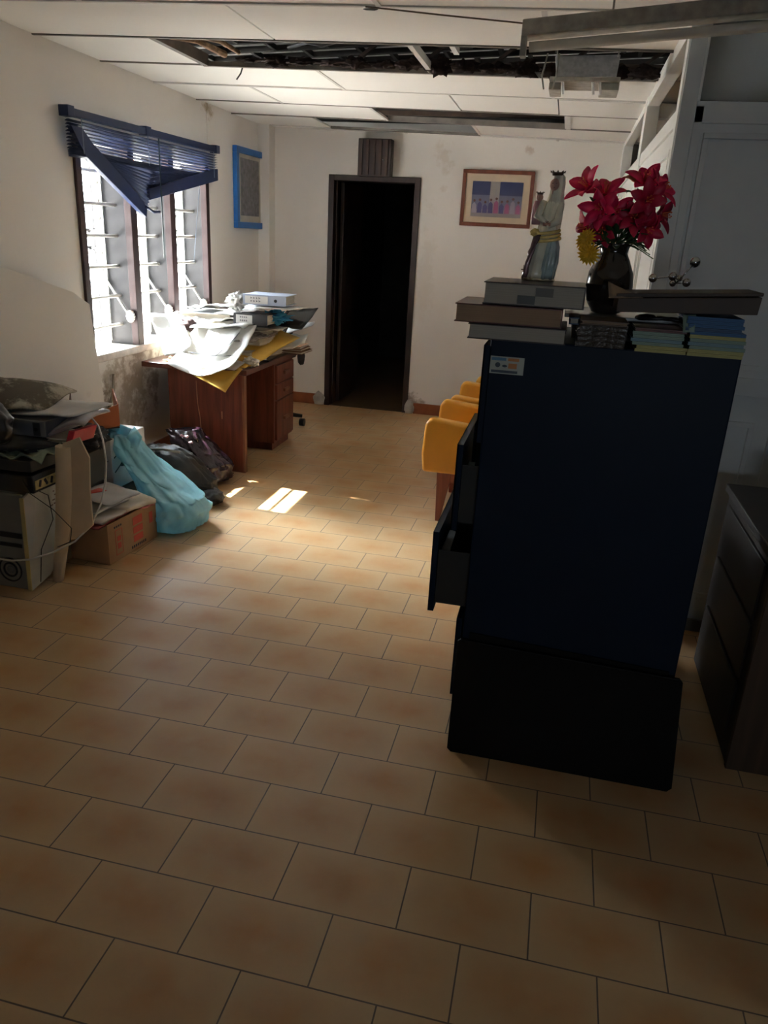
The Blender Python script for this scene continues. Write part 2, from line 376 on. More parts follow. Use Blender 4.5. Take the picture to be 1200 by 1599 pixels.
# ================================================================== SETTING
struct('floor', MB().box(-1.9, 3.6, -3.0, 5.74, -0.1, 0), M_floor)
struct('ground', MB().box(-40, -1.85, -30, 40, -0.45, -0.25), mat('yard_concrete', (0.72, 0.71, 0.69), 0.8))
# window wall with its opening (three bays, brown edging, white fins)
XW = -1.56; XO = -1.82
YB = [(2.955, 3.45), (3.515, 3.965), (4.03, 4.53)]
ZS, ZT = 0.80, 1.98
wl = MB()
wl.box(XO, XW, -3.0, 2.92, -0.1, 2.44).box(XO, XW, 4.565, 5.95, -0.1, 2.44)
wl.box(XO, XW, 2.92, 4.565, -0.1, 0.755).box(XO, XW, 2.92, 4.565, ZT, 2.44)
wl.box(XW, -1.455, 5.60, 5.74, -0.1, 2.44)
wl.box(XW, XW + 0.006, 4.60, 4.625, 1.0, 2.40)
struct('wall_left', wl, M_wall_l)
win = MB()
for y0, y1 in ((2.92, 2.955), (3.45, 3.515), (3.965, 4.03), (4.53, 4.565)):
    win.box(XO, XW - 0.02, y0, y1, ZS, ZT)
wn = struct('window_1', win, M_reveal)
sill = MB().box(XO - 0.03, XW + 0.035, 2.9, 4.585, 0.755, ZS)
struct('window_sill', sill, mat('sill_paint', (0.62, 0.56, 0.50), 0.6, var=0.2, scale=20), wn, bevel=0.004)
for (y0, y1) in ((2.905, 2.957), (3.447, 3.518), (3.962, 4.033), (4.528, 4.58)):
    struct('window_edging', MB().box(XW - 0.03, XW + 0.018, y0, y1, ZS, ZT), M_brownframe, wn, bevel=0.003)
for b, (y0, y1) in enumerate(YB):
    for k in range(6):
        z = 0.93 + 0.182 * k
        struct('security_bar', MB().tube([(-1.655, y0 - 0.003, z), (-1.655, y1 + 0.003, z)], 0.0105, 12), M_bar, wn)
    for yy in (y0, y1):
        sgn = 1 if yy == y0 else -1
        ml = MB().box(-1.800, -1.745, min(yy, yy + sgn * 0.006), max(yy, yy + sgn * 0.006), ZS, ZT)
        for k in range(11):
            z = 0.87 + 0.103 * k
            ml.box(-1.81, -1.755, min(yy, yy + sgn * 0.028), max(yy, yy + sgn * 0.028), z - 0.013, z + 0.008, rot=(0, 0.5, 0))
        ml.box(-1.742, -1.730, min(yy + sgn * 0.008, yy + sgn * 0.02), max(yy + sgn * 0.008, yy + sgn * 0.02), ZS + 0.02, ZT - 0.02)
        struct('louvre_rail', ml, M_alu, wn)
    for k in range(11):
        z = 0.87 + 0.103 * k
        a = 0.5
        clear = (b == 0 and k in (0, 1, 2, 5, 6)) or (b == 1 and k < 8) or (b == 2 and k < 8)  # clear panes chosen to place the sun patches; the others block the sun
        struct('louvre_pane', MB().box(-1.835, -1.735, y0 + 0.02, y1 - 0.02, z - 0.0025, z + 0.0025, rot=(0, -a if b < 2 else -0.75, 0)), M_glass if clear else M_sun_block, wn)
    struct('louvre_lever', MB().tube([(-1.735, y1 - 0.02, 1.20), (-1.66, y1 - 0.02, 1.09), (-1.59, y1 - 0.02, 0.99)], 0.007, 8), M_white, wn)
    kb = MB()
    c = V((-1.582, y1 - 0.02, 0.985))
    for i in range(12):
        an = i * math.pi / 6
        kb.ball(c + V((0.022 * math.cos(an), 0, 0.03 * math.sin(an))), 0.011, n=6)
    kb.ball(c, 0.027, n=8, sy=0.5)
    struct('lever_knob', kb, M_white, wn)

# back wall with doorway
yb = 5.74
bw = MB()
bw.box(-1.9, -0.945, yb, yb + 0.16, -0.1, 2.44).box(-0.15, 3.6, yb, yb + 0.16, -0.1, 2.44).box(-0.945, -0.15, yb, yb + 0.16, 2.02, 2.44)
struct('wall_back', bw, M_wall_b)
dr = MB(); dr.box(-0.955, -0.905, yb - 0.015, yb + 0.17, 0, 2.03).box(-0.190, -0.14, yb - 0.015, yb + 0.17, 0, 2.03).box(-0.905, -0.190, yb - 0.015, yb + 0.17, 1.985, 2.03)
dr.box(-0.905, -0.893, yb + 0.06, yb + 0.10, 0, 1.985).box(-0.202, -0.19, yb + 0.06, yb + 0.10, 0, 1.985)
d1 = struct('door_1', dr, M_doorwood, bevel=0.003)
struct('door_leaf', MB().box(-0.893, -0.86, yb + 0.17, yb + 0.85, 0.01, 1.98), M_doorwood, d1, bevel=0.003)
# dark passage behind the doorway
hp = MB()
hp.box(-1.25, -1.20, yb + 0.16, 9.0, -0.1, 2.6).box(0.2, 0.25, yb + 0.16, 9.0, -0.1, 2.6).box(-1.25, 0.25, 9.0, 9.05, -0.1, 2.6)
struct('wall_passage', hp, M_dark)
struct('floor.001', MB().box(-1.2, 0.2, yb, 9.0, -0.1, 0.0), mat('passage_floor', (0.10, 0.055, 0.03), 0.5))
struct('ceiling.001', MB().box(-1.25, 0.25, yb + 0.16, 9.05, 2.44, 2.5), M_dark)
bb = MB().box(-1.455, -1.04, yb - 0.014, yb, 0, 0.10)
struct('baseboard_back', bb, M_skirt, bevel=0.003)
struct('baseboard_back.001', MB().box(-0.085, 1.48, yb - 0.014, yb, 0, 0.10), M_skirt, bevel=0.003)
struct('baseboard_left', MB().box(XW, XW + 0.014, 2.5, 5.6, 0, 0.10), M_skirt, bevel=0.003)
M_lumpc = mat('mortar_lump', (0.42, 0.38, 0.34), 0.9, var=0.25, bump=0.6)
for x0, x1 in ((-1.05, -0.955), (-0.155, -0.085)):
    struct('trim_1', MB().lump(((x0 + x1) / 2, yb - 0.015, 0.05), ((x1 - x0) / 2 + .01, 0.02, 0.075), 0.25, seed=x0, sub=3, flat=0.0), M_lumpc)

# ------------ long white partition (runs away from the camera) and the one facing the camera
XP = 1.48
def frame_panel(mb, axis, f, a0, a1, z0, z1, d, mw=0.03, mi=0):
    """raised moulding rectangle on a plane: axis 'x' plane X=f facing -X; axis 'y' plane Y=f facing -Y"""
    for (p0, p1, q0, q1) in ((a0, a1, z0, z0 + mw), (a0, a1, z1 - mw, z1), (a0, a0 + mw, z0 + mw, z1 - mw), (a1 - mw, a1, z0 + mw, z1 - mw)):
        if axis == 'x': mb.box(f - d, f, p0, p1, q0, q1, mi)
        else: mb.box(p0, p1, f - d, f, q0, q1, mi)
pr = MB()
pr.box(XP + 0.01, XP + 0.05, 2.05, 5.74, 0, 2.02)
pr.box(XP, XP + 0.06, 2.05, 5.74, 2.00, 2.06).box(XP, XP + 0.06, 2.05, 5.74, 2.30, 2.375)
for y0, y1 in ((2.05, 2.12), (3.70, 3.86), (5.60, 5.74)): pr.box(XP - 0.005, XP + 0.065, y0, y1, 0, 2.37)
for a0, a1 in ((2.12, 2.88), (2.92, 3.70), (3.86, 4.70), (4.74, 5.60)):
    frame_panel(pr, 'x', XP + 0.012, a0 + 0.05, a1 - 0.05, 1.05, 1.93, 0.014, 0.022)
    frame_panel(pr, 'x', XP + 0.012, a0 + 0.05, a1 - 0.05, 0.16, 0.95, 0.014, 0.022)
wr = struct('wall_right', pr, mat('partition_white', (0.86, 0.87, 0.85), 0.4, var=0.02), bevel=0.002)
YP = 2.05
pn = MB()
pn.box(XP + 0.065, 3.6, YP + 0.012, YP + 0.05, 0.0, 2.01)
pn.box(XP, XP + 0.055, YP - 0.008, YP, 0, 2.36)
pn.box(XP + 0.055, 3.6, YP - 0.002, YP + 0.055, 2.005, 2.075).box(XP + 0.055, 3.6, YP - 0.002, YP + 0.055, 2.33, 2.39)
pn.box(XP + 0.055, 3.6, YP - 0.002, YP + 0.012, 1.045, 1.115).box(XP + 0.055, 3.6, YP - 0.002, YP + 0.012, 0.0, 0.05)
pn.box(XP + 0.055, XP + 0.085, YP - 0.002, YP + 0.012, 0.0, 2.06)
for x0 in (2.02, 2.60, 3.15): pn.box(x0, x0 + 0.06, YP - 0.002, YP + 0.055, 0, 2.33)
for a0, a1 in ((1.565, 2.02), (2.08, 2.60), (2.66, 3.15)):
    frame_panel(pn, 'y', YP + 0.013, a0 + 0.012, a1 - 0.03, 1.145, 1.975, 0.016, 0.02)
    frame_panel(pn, 'y', YP + 0.013, a0 + 0.05, a1 - 0.06, 0.16, 0.94, 0.016, 0.02)
wd = struct('wall_front_partition', pn, M_part, bevel=0.002)
struct('transom_pane', MB().box(XP + 0.06, 3.55, YP + 0.03, YP + 0.036, 2.075, 2.33), thin_glass('dusty_glass', (0.45, 0.48, 0.5), 0.35), wd)
struct('baseboard_right', MB().box(XP + 0.055, 3.6, YP - 0.012, YP, 0.0, 0.055), mat('baseboard_grey', (0.16, 0.16, 0.16), 0.5))
# rest of the room shell, behind and beside the camera
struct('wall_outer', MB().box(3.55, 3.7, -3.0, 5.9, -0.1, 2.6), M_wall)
RX0, RX1, RZ0, RZ1 = 1.25, 2.55, 1.07, 1.42  # unseen rear window, added to light the partition facing the camera
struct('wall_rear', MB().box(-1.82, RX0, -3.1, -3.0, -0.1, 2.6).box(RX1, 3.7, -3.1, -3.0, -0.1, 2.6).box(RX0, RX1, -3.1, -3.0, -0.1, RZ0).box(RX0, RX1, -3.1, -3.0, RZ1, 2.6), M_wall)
w2 = struct('fill_window', MB().box(RX0, RX1, -3.08, -3.02, RZ0, RZ0 + .03).box(RX0, RX1, -3.08, -3.02, RZ1 - .03, RZ1).box(RX0, RX0 + .03, -3.08, -3.02, RZ0 + .03, RZ1 - .03).box(RX1 - .03, RX1, -3.08, -3.02, RZ0 + .03, RZ1 - .03).box(1.63, 1.67, -3.08, -3.02, RZ0 + .03, RZ1 - .03), M_doorwood)
struct('fill_window_pane', MB().box(RX0 + .03, RX1 - .03, -3.055, -3.05, RZ0 + .03, RZ1 - .03), M_glass, w2)

# ------------ suspended ceiling: boards in their grid, several missing
XG_ODD = [-1.56, -0.91, 0.345, 1.56, 2.78, 3.55]; XG_EVEN = [-1.56, -0.29, 0.96, 2.17, 3.4, 3.55]
YG = [-3.0, -2.2, -1.6, -1.0, -0.35, 0.25, 0.85, 1.46, 2.08, 2.66, 3.25, 3.85, 4.45, 5.06, 5.62, 5.74]
cb = MB(); cg = MB(); cgd = MB()
def cbox(mb, x0, x1, y0, y1, dz0, dz1, mi=0):
    vs = [V((x, y, CEZ(x, y) + d)) for d in (dz0, dz1) for y in (y0, y1) for x in (x0, x1)]
    mb.add(vs, [(0, 2, 3, 1), (4, 5, 7, 6), (0, 1, 5, 4), (2, 6, 7, 3), (0, 4, 6, 2), (1, 3, 7, 5)], mi)
for r in range(len(YG) - 1):
    y0, y1 = YG[r], YG[r + 1]
    xg = XG_ODD if r % 2 == 1 else XG_EVEN
    # row 9 is 2.66-3.25 (big hole); row 12 is 4.45-5.06 and row 13 is 5.06-5.62 (narrow holes)
    for i in range(len(xg) - 1):
        a, b = xg[i], xg[i + 1]
        lift = random.uniform(-0.003, 0.003)
        if r == 9 and b > -0.8 and a < 1.5: continue
        if r == 12:
            if a == -0.29: a, b = -0.29, -0.28
            if a == 0.96: a = 1.03
        if r == 13 and a == -0.91: continue
        if r == 11 and a == 0.345:
            cbox(cb, a + .006, 0.98, y0 + .006, y1 - .006, 0, 0.012)
            cbox(cb, 0.99, b, y0 + 0.05, y1 - .006, -0.004, 0.010); continue
        if r == 8 and a == -0.29:
            cbox(cb, a + .006, b - .006, y0 + .006, y1 - .006, 0, 0.012); continue
        cbox(cb, a + 0.004, b - 0.004, y0 + 0.004, y1 - 0.004, lift, lift + 0.012)
        if i: cbox(cg, a - 0.010, a + 0.010, y0, y1, -0.005, 0.004)
    mbq = cgd if r in (9, 10, 12, 13) else cg
    cbox(mbq, -1.56, 1.50, y0 - 0.008, y0 + 0.008, -0.006, 0.004)
    cbox(cg, 1.50, 3.55, y0 - 0.008, y0 + 0.008, -0.006, 0.004)
ce = struct('ceiling', cb, M_ceil)
cbox(cg, 0.332, 0.358, 2.66, 3.25, -0.006, 0.03)
cbox(cg, 0.52, 0.545, 2.66, 2.86, 0.002, 0.03)
cbox(cg, 1.03, 1.06, 4.45, 5.06, -0.006, 0.006)
cbox(cgd, -0.93, -0.90, 2.66, 3.25, -0.008, 0.05)
cbox(cgd, -0.93, 1.47, 3.238, 3.262, -0.01, 0.014)
cbox(cgd, -0.29, 1.03, 5.03, 5.06, -0.006, 0.03)
cbox(cgd, -0.91, 0.345, 5.60, 5.64, -0.008, 0.01)
struct('ceiling_grid', cg, M_tbar, ce); struct('ceiling_grid_stained', cgd, M_tbar_dirty, ce)
# roof over the ceiling void: sheets on battens, open at the eave so daylight gets in
def RZ(x): return 2.585 + (x + 1.82) * 0.045
rf = MB()
rf.prism([(-2.35, -3, RZ(-2.35)), (3.7, -3, RZ(3.7)), (3.7, 6.2, RZ(3.7)), (-2.35, 6.2, RZ(-2.35))], (0, 0, 0.03))
M_roof = mat('roof_sheet', (0.75, 0.75, 0.74), 0.7, var=0.25)
_n, _l = M_roof.node_tree.nodes, M_roof.node_tree.links      # translucency added so daylight brightens the roof panels
_t = _n.new('ShaderNodeBsdfTranslucent'); _t.inputs[0].default_value = (0.9, 0.9, 0.85, 1); _m = _n.new('ShaderNodeMixShader'); _m.inputs[0].default_value = 0.02
_l.new(_n['Principled BSDF'].outputs[0], _m.inputs[1]); _l.new(_t.outputs[0], _m.inputs[2]); _l.new(_m.outputs[0], _n['Material Output'].inputs[0])
roof = struct('roof', rf, M_roof)
bt = MB()
for j in range(22):
    y = 1.2 + j * 0.21
    bt.prism([(-1.9, y, RZ(-1.9)), (3.5, y, RZ(3.5)), (3.5, y + 0.03, RZ(3.5)), (-1.9, y + 0.03, RZ(-1.9))], (0, 0, -0.03))
    for i in range(16):
        x = -1.8 + i * 0.34 + (0.17 if j % 2 else 0)
        bt.box(x, x + 0.022, y + 0.03, y + 0.21, RZ(x) - 0.028, RZ(x) + 0.01)
struct('roof_batten', bt, mat('batten_dark', (0.02, 0.017, 0.015), 0.8, var=0.3), roof)
vb = MB()
vb.box(-1.9, 3.5, 5.80, 5.9, 2.40, 3.6).box(3.5, 3.7, -3, 6, 2.5, 3.6).box(-1.9, 3.5, -3.1, -3.0, 2.4, 3.6)
struct('wall_attic', vb, M_dark)
tr = MB()
for y in (3.60, 5.35):
    tr.box(-1.7, 3.4, y, y + 0.04, 2.45, 2.48)
    for k in range(9): tr.prism([(-0.2 + k * 0.4, y, 2.47), (-0.17 + k * 0.4, y, 2.47), (0.05 + k * 0.4, y, RZ(0) - 0.035), (0.02 + k * 0.4, y, RZ(0) - 0.035)], (0, 0.03, 0))
struct('trim_2', tr, mat('truss_timber', (0.05, 0.03, 0.02), 0.8, var=0.4))

# ================================================================== CEILING THINGS
# debris hanging in the big hole
def debris(x, y, z, r, seed, label, m, grp='dark debris lying in the ceiling hole'):
    b = MB().lump((x, y, z), r, 0.7, seed=seed, sub=3, freq=2.6, creases=0.3)
    tag(b.build('ceiling_debris', m), label, 'debris', grp)
M_deb = mat('sooty_debris', (0.022, 0.014, 0.012), 0.95, spec=0.1, var=0.5, scale=30, bump=0.8); M_deb2 = mat('rotten_wood', (0.28, 0.17, 0.10), 0.9, var=0.5, scale=30, bump=0.8)
for i in range(15):
    x = -0.62 + i * 0.145
    debris(x, 3.16 + 0.02 * (i % 2), CEZ(x, 3.13) + 0.012, (0.075, 0.035, (0.014, 0.028, 0.02)[i % 3] + (0.012 if x > 0.2 else 0)), i, 'sooty clump of rubbish lying along the far edge of the ceiling hole', M_deb)
br_ = MB()
br_.tube([(-0.86, 2.74, CEZ(-.86, 2.74) + 0.03), (-0.82, 2.95, CEZ(-.82, 2.95) + 0.05), (-0.78, 3.2, CEZ(-.78, 3.2) + 0.04)], 0.014, 7, radii=[0.022, 0.015, 0.018])
br_.tube([(-0.83, 2.80, CEZ(-.86, 2.74) + 0.05), (-0.72, 3.0, CEZ(-.82, 2.95) + 0.06), (-0.70, 3.2, CEZ(-.78, 3.2) + 0.05)], 0.012, 7)
tag(br_.build('broken_batten', M_deb2), 'splintered pale wooden batten at the window end of the ceiling hole', 'wood')
for i, (pts, lab) in enumerate((
    ([(-0.70, 3.26, 2.40), (-0.72, 3.27, 2.36), (-0.745, 3.27, 2.33)], 'short bent wire end dangling under the rim of the ceiling hole'),
    ([(-0.4, 3.15, 2.46), (0.0, 2.95, 2.50), (0.5, 3.1, 2.45), (1.0, 2.9, 2.49), (1.3, 3.1, 2.44)], 'long dark cable sagging along inside the ceiling hole'),
    ([(-0.6, 2.85, 2.50), (-0.2, 3.1, 2.46), (0.25, 2.9, 2.52), (0.3, 3.12, 2.45)], 'looped dark cable lying above the window end of the ceiling hole'))):
    tag(MB().tube(pts, 0.004 if i == 0 else 0.011, 8).build('cable', M_black), lab, 'cable')
# wire along the near ceiling to the light fixture
wp = [(0.30 + 0.09 * i, 2.05 + 0.006 * i * i * 0.7, CEZ(0.3 + .09 * i, 2.1) - 0.012 - 0.012 * math.sin(i * math.pi / 7)) for i in range(8)]
tag(MB().tube(wp, 0.003, 6).build('ceiling_wire', mat('wire_brown', (0.10, 0.06, 0.04), 0.6)), 'thin brown wire drooping under the ceiling towards the tube light', 'wire')
tag(MB().lump((0.30, 2.13, CEZ(.3, 2.13) + 0.001), (0.035, 0.014, 0.006), 0.4, seed=3, sub=2).build('chipped_spot', M_black), 'small black chip in the ceiling board near the brown wire', 'damage')

# fluorescent batten
fx = thing('fluorescent_light', 'long dusty fluorescent light hanging under the ceiling above the filing cabinet', 'light', (1.6, 1.87, 2.30))
M_dusty = mat('dusty_metal', (0.33, 0.31, 0.27), 0.7, 0.0, var=0.25, scale=25)
hb = MB(); hb.prism([(0.905, 1.86, 2.235), (0.905, 1.86, 2.285), (2.35, 1.80, 2.40), (2.35, 1.80, 2.345)], (0.006, 0.085, 0))
hb.build('housing', M_dusty, fx, bevel=0.004)
MB().tube([(0.935, 1.885, 2.206), (2.32, 1.83, 2.306)], 0.0165, 16).build('tube', mat('lamp_tube', (0.55, 0.54, 0.50), 0.25, var=0.08), fx)
MB().box(0.905, 0.925, 1.862, 1.91, 2.175, 2.24).build('lamp_holder', M_dusty, fx, bevel=0.003)
MB().box(2.33, 2.35, 1.80, 1.85, 2.28, 2.35).build('lamp_holder', M_dusty, fx, bevel=0.003)
for xx in (1.2, 2.1):
    MB().tube([(xx, 1.87, 2.262 + (xx - 0.905) * 0.0795), (xx, 1.87, CEZ(xx, 1.87))], 0.004, 6).build('hanger', M_dusty, fx)
for i in range(2):
    MB().tube([(1.00 + i * 0.04, 1.9, 2.19), (0.985 + i * 0.05, 1.95, 2.13), (0.995 + i * 0.03, 1.96, 2.09)], 0.003, 6).build('loose_wire', M_dusty, fx)
# transformer box hanging from the ceiling grid
hx = thing('ballast_box', 'open grey metal ballast box hanging under the large ceiling hole', 'electrical box', (1.13, 2.8, 2.2))
MB().prism([(0.990, 2.75, 2.350), (1.27, 2.75, 2.357), (1.265, 2.77, 2.268), (1.005, 2.77, 2.270)], (0, 0.16, 0)).build('back_plate', mat('galvanised', (0.42, 0.42, 0.42), 0.55, 0.2, var=0.2, scale=50), hx, bevel=0.004)
MB().box(0.978, 1.282, 2.70, 2.93, 2.244, 2.262).build('tray', M_dusty, hx, bevel=0.003)
MB().box(0.978, 1.03, 2.73, 2.92, 2.215, 2.244).build('tray_foot', M_dusty, hx, bevel=0.003)
MB().box(1.20, 1.282, 2.73, 2.92, 2.215, 2.244).build('tray_foot', M_dusty, hx, bevel=0.003)
for xx in (1.0, 1.26): MB().tube([(xx, 2.765, 2.35), (xx, 2.665, CEZ(xx, 2.66) - 0.004)], 0.003, 6).build('hanger', M_dusty, hx)
for xx in (1.035, 1.165, 1.195): MB().tube([(xx, 2.72, 2.25), (xx + .01, 2.72, 2.195)], 0.006, 8).build('terminal', M_white, hx)

# speaker / vent box over the door
vx = thing('vent_box', 'brown slatted wooden box fixed over the dark doorway', 'vent', (-0.53, 5.69, 2.02))
MB().box(-0.675, -0.390, 5.64, 5.74, 2.02, 2.31).build('case', M_doorwood, vx, bevel=0.004)
for i in range(5): MB().box(-0.66 + i * 0.055, -0.635 + i * 0.055, 5.63, 5.641, 2.03, 2.30).build('slat', wood('slat_wood', (0.028, 0.014, 0.010), (0.055, 0.026, 0.018)), vx)
MB().ball((-0.455, 5.63, 2.15), 0.006, n=6).build('catch', M_white, vx)

# ================================================================== PICTURES
pt = thing('framed_photograph', 'brown-framed colour photograph of a seated group on the back wall', 'picture', (0.515, 5.72, 1.67))
fm = MB(); X0, X1, Z0, Z1 = 0.218, 0.811, 1.668, 2.108; t = 0.03
for bxx in ((X0, X1, Z0, Z0 + t), (X0, X1, Z1 - t, Z1), (X0, X0 + t, Z0 + t, Z1 - t), (X1 - t, X1, Z0 + t, Z1 - t)): fm.box(bxx[0], bxx[1], 5.712, 5.738, bxx[2], bxx[3])
fm.build('frame', wood('frame_wood', (0.11, 0.025, 0.012), (0.17, 0.045, 0.02), 0.4), pt, bevel=0.003)
MB().box(X0 + t, X1 - t, 5.724, 5.736, Z0 + t, Z1 - t).build('mount', mat('mount_card', (0.58, 0.47, 0.34), 0.8, var=0.05), pt)
ph = MB(); a0, a1, q0, q1 = 0.305, 0.725, 1.745, 2.02
def pq(x0, x1, z0, z1, mi, d=0.0): ph.box(x0, x1, 5.7215 - d, 5.724, z0, z1, mi)
pq(a0, a1, q0, q1, 0); pq(a0, a1, q0 + 0.05, q0 + 0.17, 1, .0004); pq(0.455, 0.535, q0 + 0.06, q1, 2, .0008); pq(a0, a1, q0, q0 + 0.06, 3, .0008)
pr_ = random.Random(4)
for i in range(9):
    x = a0 + 0.025 + i * 0.046; mi = pr_.choice([4, 5, 6, 4, 6]); hgt = pr_.uniform(0.10, 0.14)
    ph.prism([(x - 0.02, 5.7205, q0 + 0.03), (x + 0.02, 5.7205, q0 + 0.03), (x + 0.018, 5.7205, q0 + hgt - 0.02), (x, 5.7205, q0 + hgt), (x - 0.018, 5.7205, q0 + hgt - 0.02)], (0, 0.002, 0), mi)
    ph.ball((x, 5.7205, q0 + hgt + 0.012), 0.010, 7, n=6, sy=0.1)
ph.build('print', [mat('print_blue', (0.025, 0.03, 0.085), .4), mat('print_lilac', (0.14, 0.14, 0.20), .4), mat('print_cream', (0.32, 0.29, 0.27), .4), mat('print_ground', (0.24, 0.21, 0.21), .4),
                   mat('print_navy', (0.05, 0.04, 0.13), .4), mat('print_pale', (0.32, 0.28, 0.34), .4), mat('print_plum', (0.28, 0.07, 0.16), .4), mat('print_skin', (0.12, 0.05, 0.035), .4)], pt)
p2 = thing('framed_print', 'narrow blue-framed grey picture on the window wall', 'picture', (-1.545, 5.38, 1.555))
fm = MB(); Y0, Y1, Z0, Z1 = 5.06, 5.675, 1.555, 2.175; t = 0.05
for bxx in ((Y0, Y1, Z0, Z0 + t), (Y0, Y1, Z1 - t, Z1), (Y0, Y0 + t, Z0 + t, Z1 - t), (Y1 - t, Y1, Z0 + t, Z1 - t)): fm.box(XW + 0.002, XW + 0.04, bxx[0], bxx[1], bxx[2], bxx[3])
fm.build('frame', mat('frame_blue', (0.015, 0.13, 0.42), 0.4, var=0.1), p2, bevel=0.004)
MB().box(XW + 0.002, XW + 0.022, Y0 + t, Y1 - t, Z0 + t, Z1 - t).build('mount', mat('mount_grey', (0.52, 0.49, 0.42), 0.8), p2)
MB().box(XW + 0.022, XW + 0.0235, Y0 + t + .06, Y1 - t - .06, Z0 + t + .05, Z1 - t - .03).build('print', mat('print_grey', (0.16, 0.155, 0.17), 0.5, var=0.4, scale=25), p2)

# ================================================================== BLIND
bl = thing('venetian_blind', 'broken dark blue venetian blind hanging askew over the window', 'blind', (-1.52, 3.7, 1.62))
xb = -1.50
MB().box(xb - 0.02, xb + 0.02, 2.775, 4.635, 2.075, 2.115).build('headrail', M_blue_slat, bl, bevel=0.003)
for y in (2.80, 3.60, 4.61): MB().box(xb - 0.03, xb + 0.027, y - 0.03, y + 0.03, 2.07, 2.124).build('bracket', M_blue_slat, bl, bevel=0.003)
def slat(y0, z0, y1, z1, x=xb, wd=0.024, name='slat', th=0.0012, tilt=0.35, bow=0.0):
    n = 10; mb = MB(); top = []
    for i in range(n + 1):
        u = i / n; y = y0 + (y1 - y0) * u; z = z0 + (z1 - z0) * u - bow * 4 * u * (1 - u)
        for k, (dx, dz) in enumerate(((-wd / 2, -wd * 0.5 * tilt), (0, 0.003), (wd / 2, wd * 0.5 * tilt))): top.append(V((x + dx, y, z + dz)))
    vs = [p + V((0, 0, th)) for p in top] + top; m_ = len(top); fs = []
    for i in range(n):
        for k in range(2):
            a = i * 3 + k; fs += [(a, a + 1, a + 4, a + 3), (m_ + a, m_ + a + 3, m_ + a + 4, m_ + a + 1)]
        fs += [(i * 3, i * 3 + 3, m_ + i * 3 + 3, m_ + i * 3), (i * 3 + 2, m_ + i * 3 + 2, m_ + i * 3 + 5, i * 3 + 5)]
    fs += [(0, m_, m_ + 1, 1), (1, m_ + 1, m_ + 2, 2), (m_ - 3, m_ - 2, 2 * m_ - 2, 2 * m_ - 3), (m_ - 2, m_ - 1, 2 * m_ - 1, 2 * m_ - 2)]
    mb.add(vs, fs, 0, True); return mb.build(name, M_blue_slat, bl)
for k in range(9): slat(2.79, 2.055 - k * 0.0165, 4.62, 2.055 - k * 0.0165, bow=0.003 + k * 0.0012)
for k in range(6): slat(2.80, 1.915 - 0.006 * k, 4.60, 1.905 - 0.005 * k, bow=0.006, wd=0.03)
# fans of loose slats below: window end drops from the near upper corner to the middle, far end rises to the far corner
for k in range(11):
    f = k / 11
    slat(2.93 + 0.02 * f, 1.90 - 0.02 * f, 3.70 - 0.14 * f, 1.87 - 0.23 * f ** 0.9, x=xb + 0.002, tilt=0.9, wd=0.02)
    slat(3.66 - 0.05 * f, 1.86 - 0.12 * f, 4.58, 1.905 - 0.005 * f, x=xb - 0.002, tilt=0.9, wd=0.02)
rl = MB(); rl.prism([(xb - 0.012, 2.80, 2.03), (xb - 0.012, 2.92, 1.89), (xb - 0.012, 3.53, 1.595), (xb - 0.012, 3.545, 1.655), (xb - 0.012, 3.45, 1.72), (xb - 0.012, 2.99, 1.965), (xb - 0.012, 2.9, 2.03)], (0.03, 0, 0)); rl.build('bottom_rail', M_blue_slat, bl, bevel=0.003)
rl = MB(); rl.prism([(xb - 0.012, 4.62, 1.885), (xb - 0.012, 3.585, 1.70), (xb - 0.012, 3.585, 1.765), (xb - 0.012, 4.3, 1.91), (xb - 0.012, 4.62, 1.965)], (0.028, 0, 0)); rl.build('bottom_rail', M_blue_slat, bl, bevel=0.003)
MB().tube([(xb + 0.02, 3.52, 1.66), (xb + 0.02, 3.62, 1.63), (xb + 0.02, 3.70, 1.635)], 0.008, 7).build('rail_end', M_blue_slat, bl)
MB().tube([(xb + 0.035, 3.70, 2.07), (xb + 0.035, 3.70, 1.35)], 0.0045, 8).build('tilt_wand', mat('wand_teal', (0.02, 0.05, 0.06), 0.3), bl)
for y in (2.90, 3.60, 4.55): MB().tube([(xb + 0.016, y, 2.08), (xb + 0.018, y, 1.9)], 0.0025, 6).build('ladder_cord', mat('cord_grey', (0.25, 0.30, 0.38), 0.8), bl)
MB().tube([(xb, 4.35, 1.88), (xb - 0.01, 4.28, 1.55), (xb - 0.01, 4.22, 1.30)], 0.0018, 5).build('pull_cord', mat('cord_grey', (0.25, 0.30, 0.38), 0.8), bl)

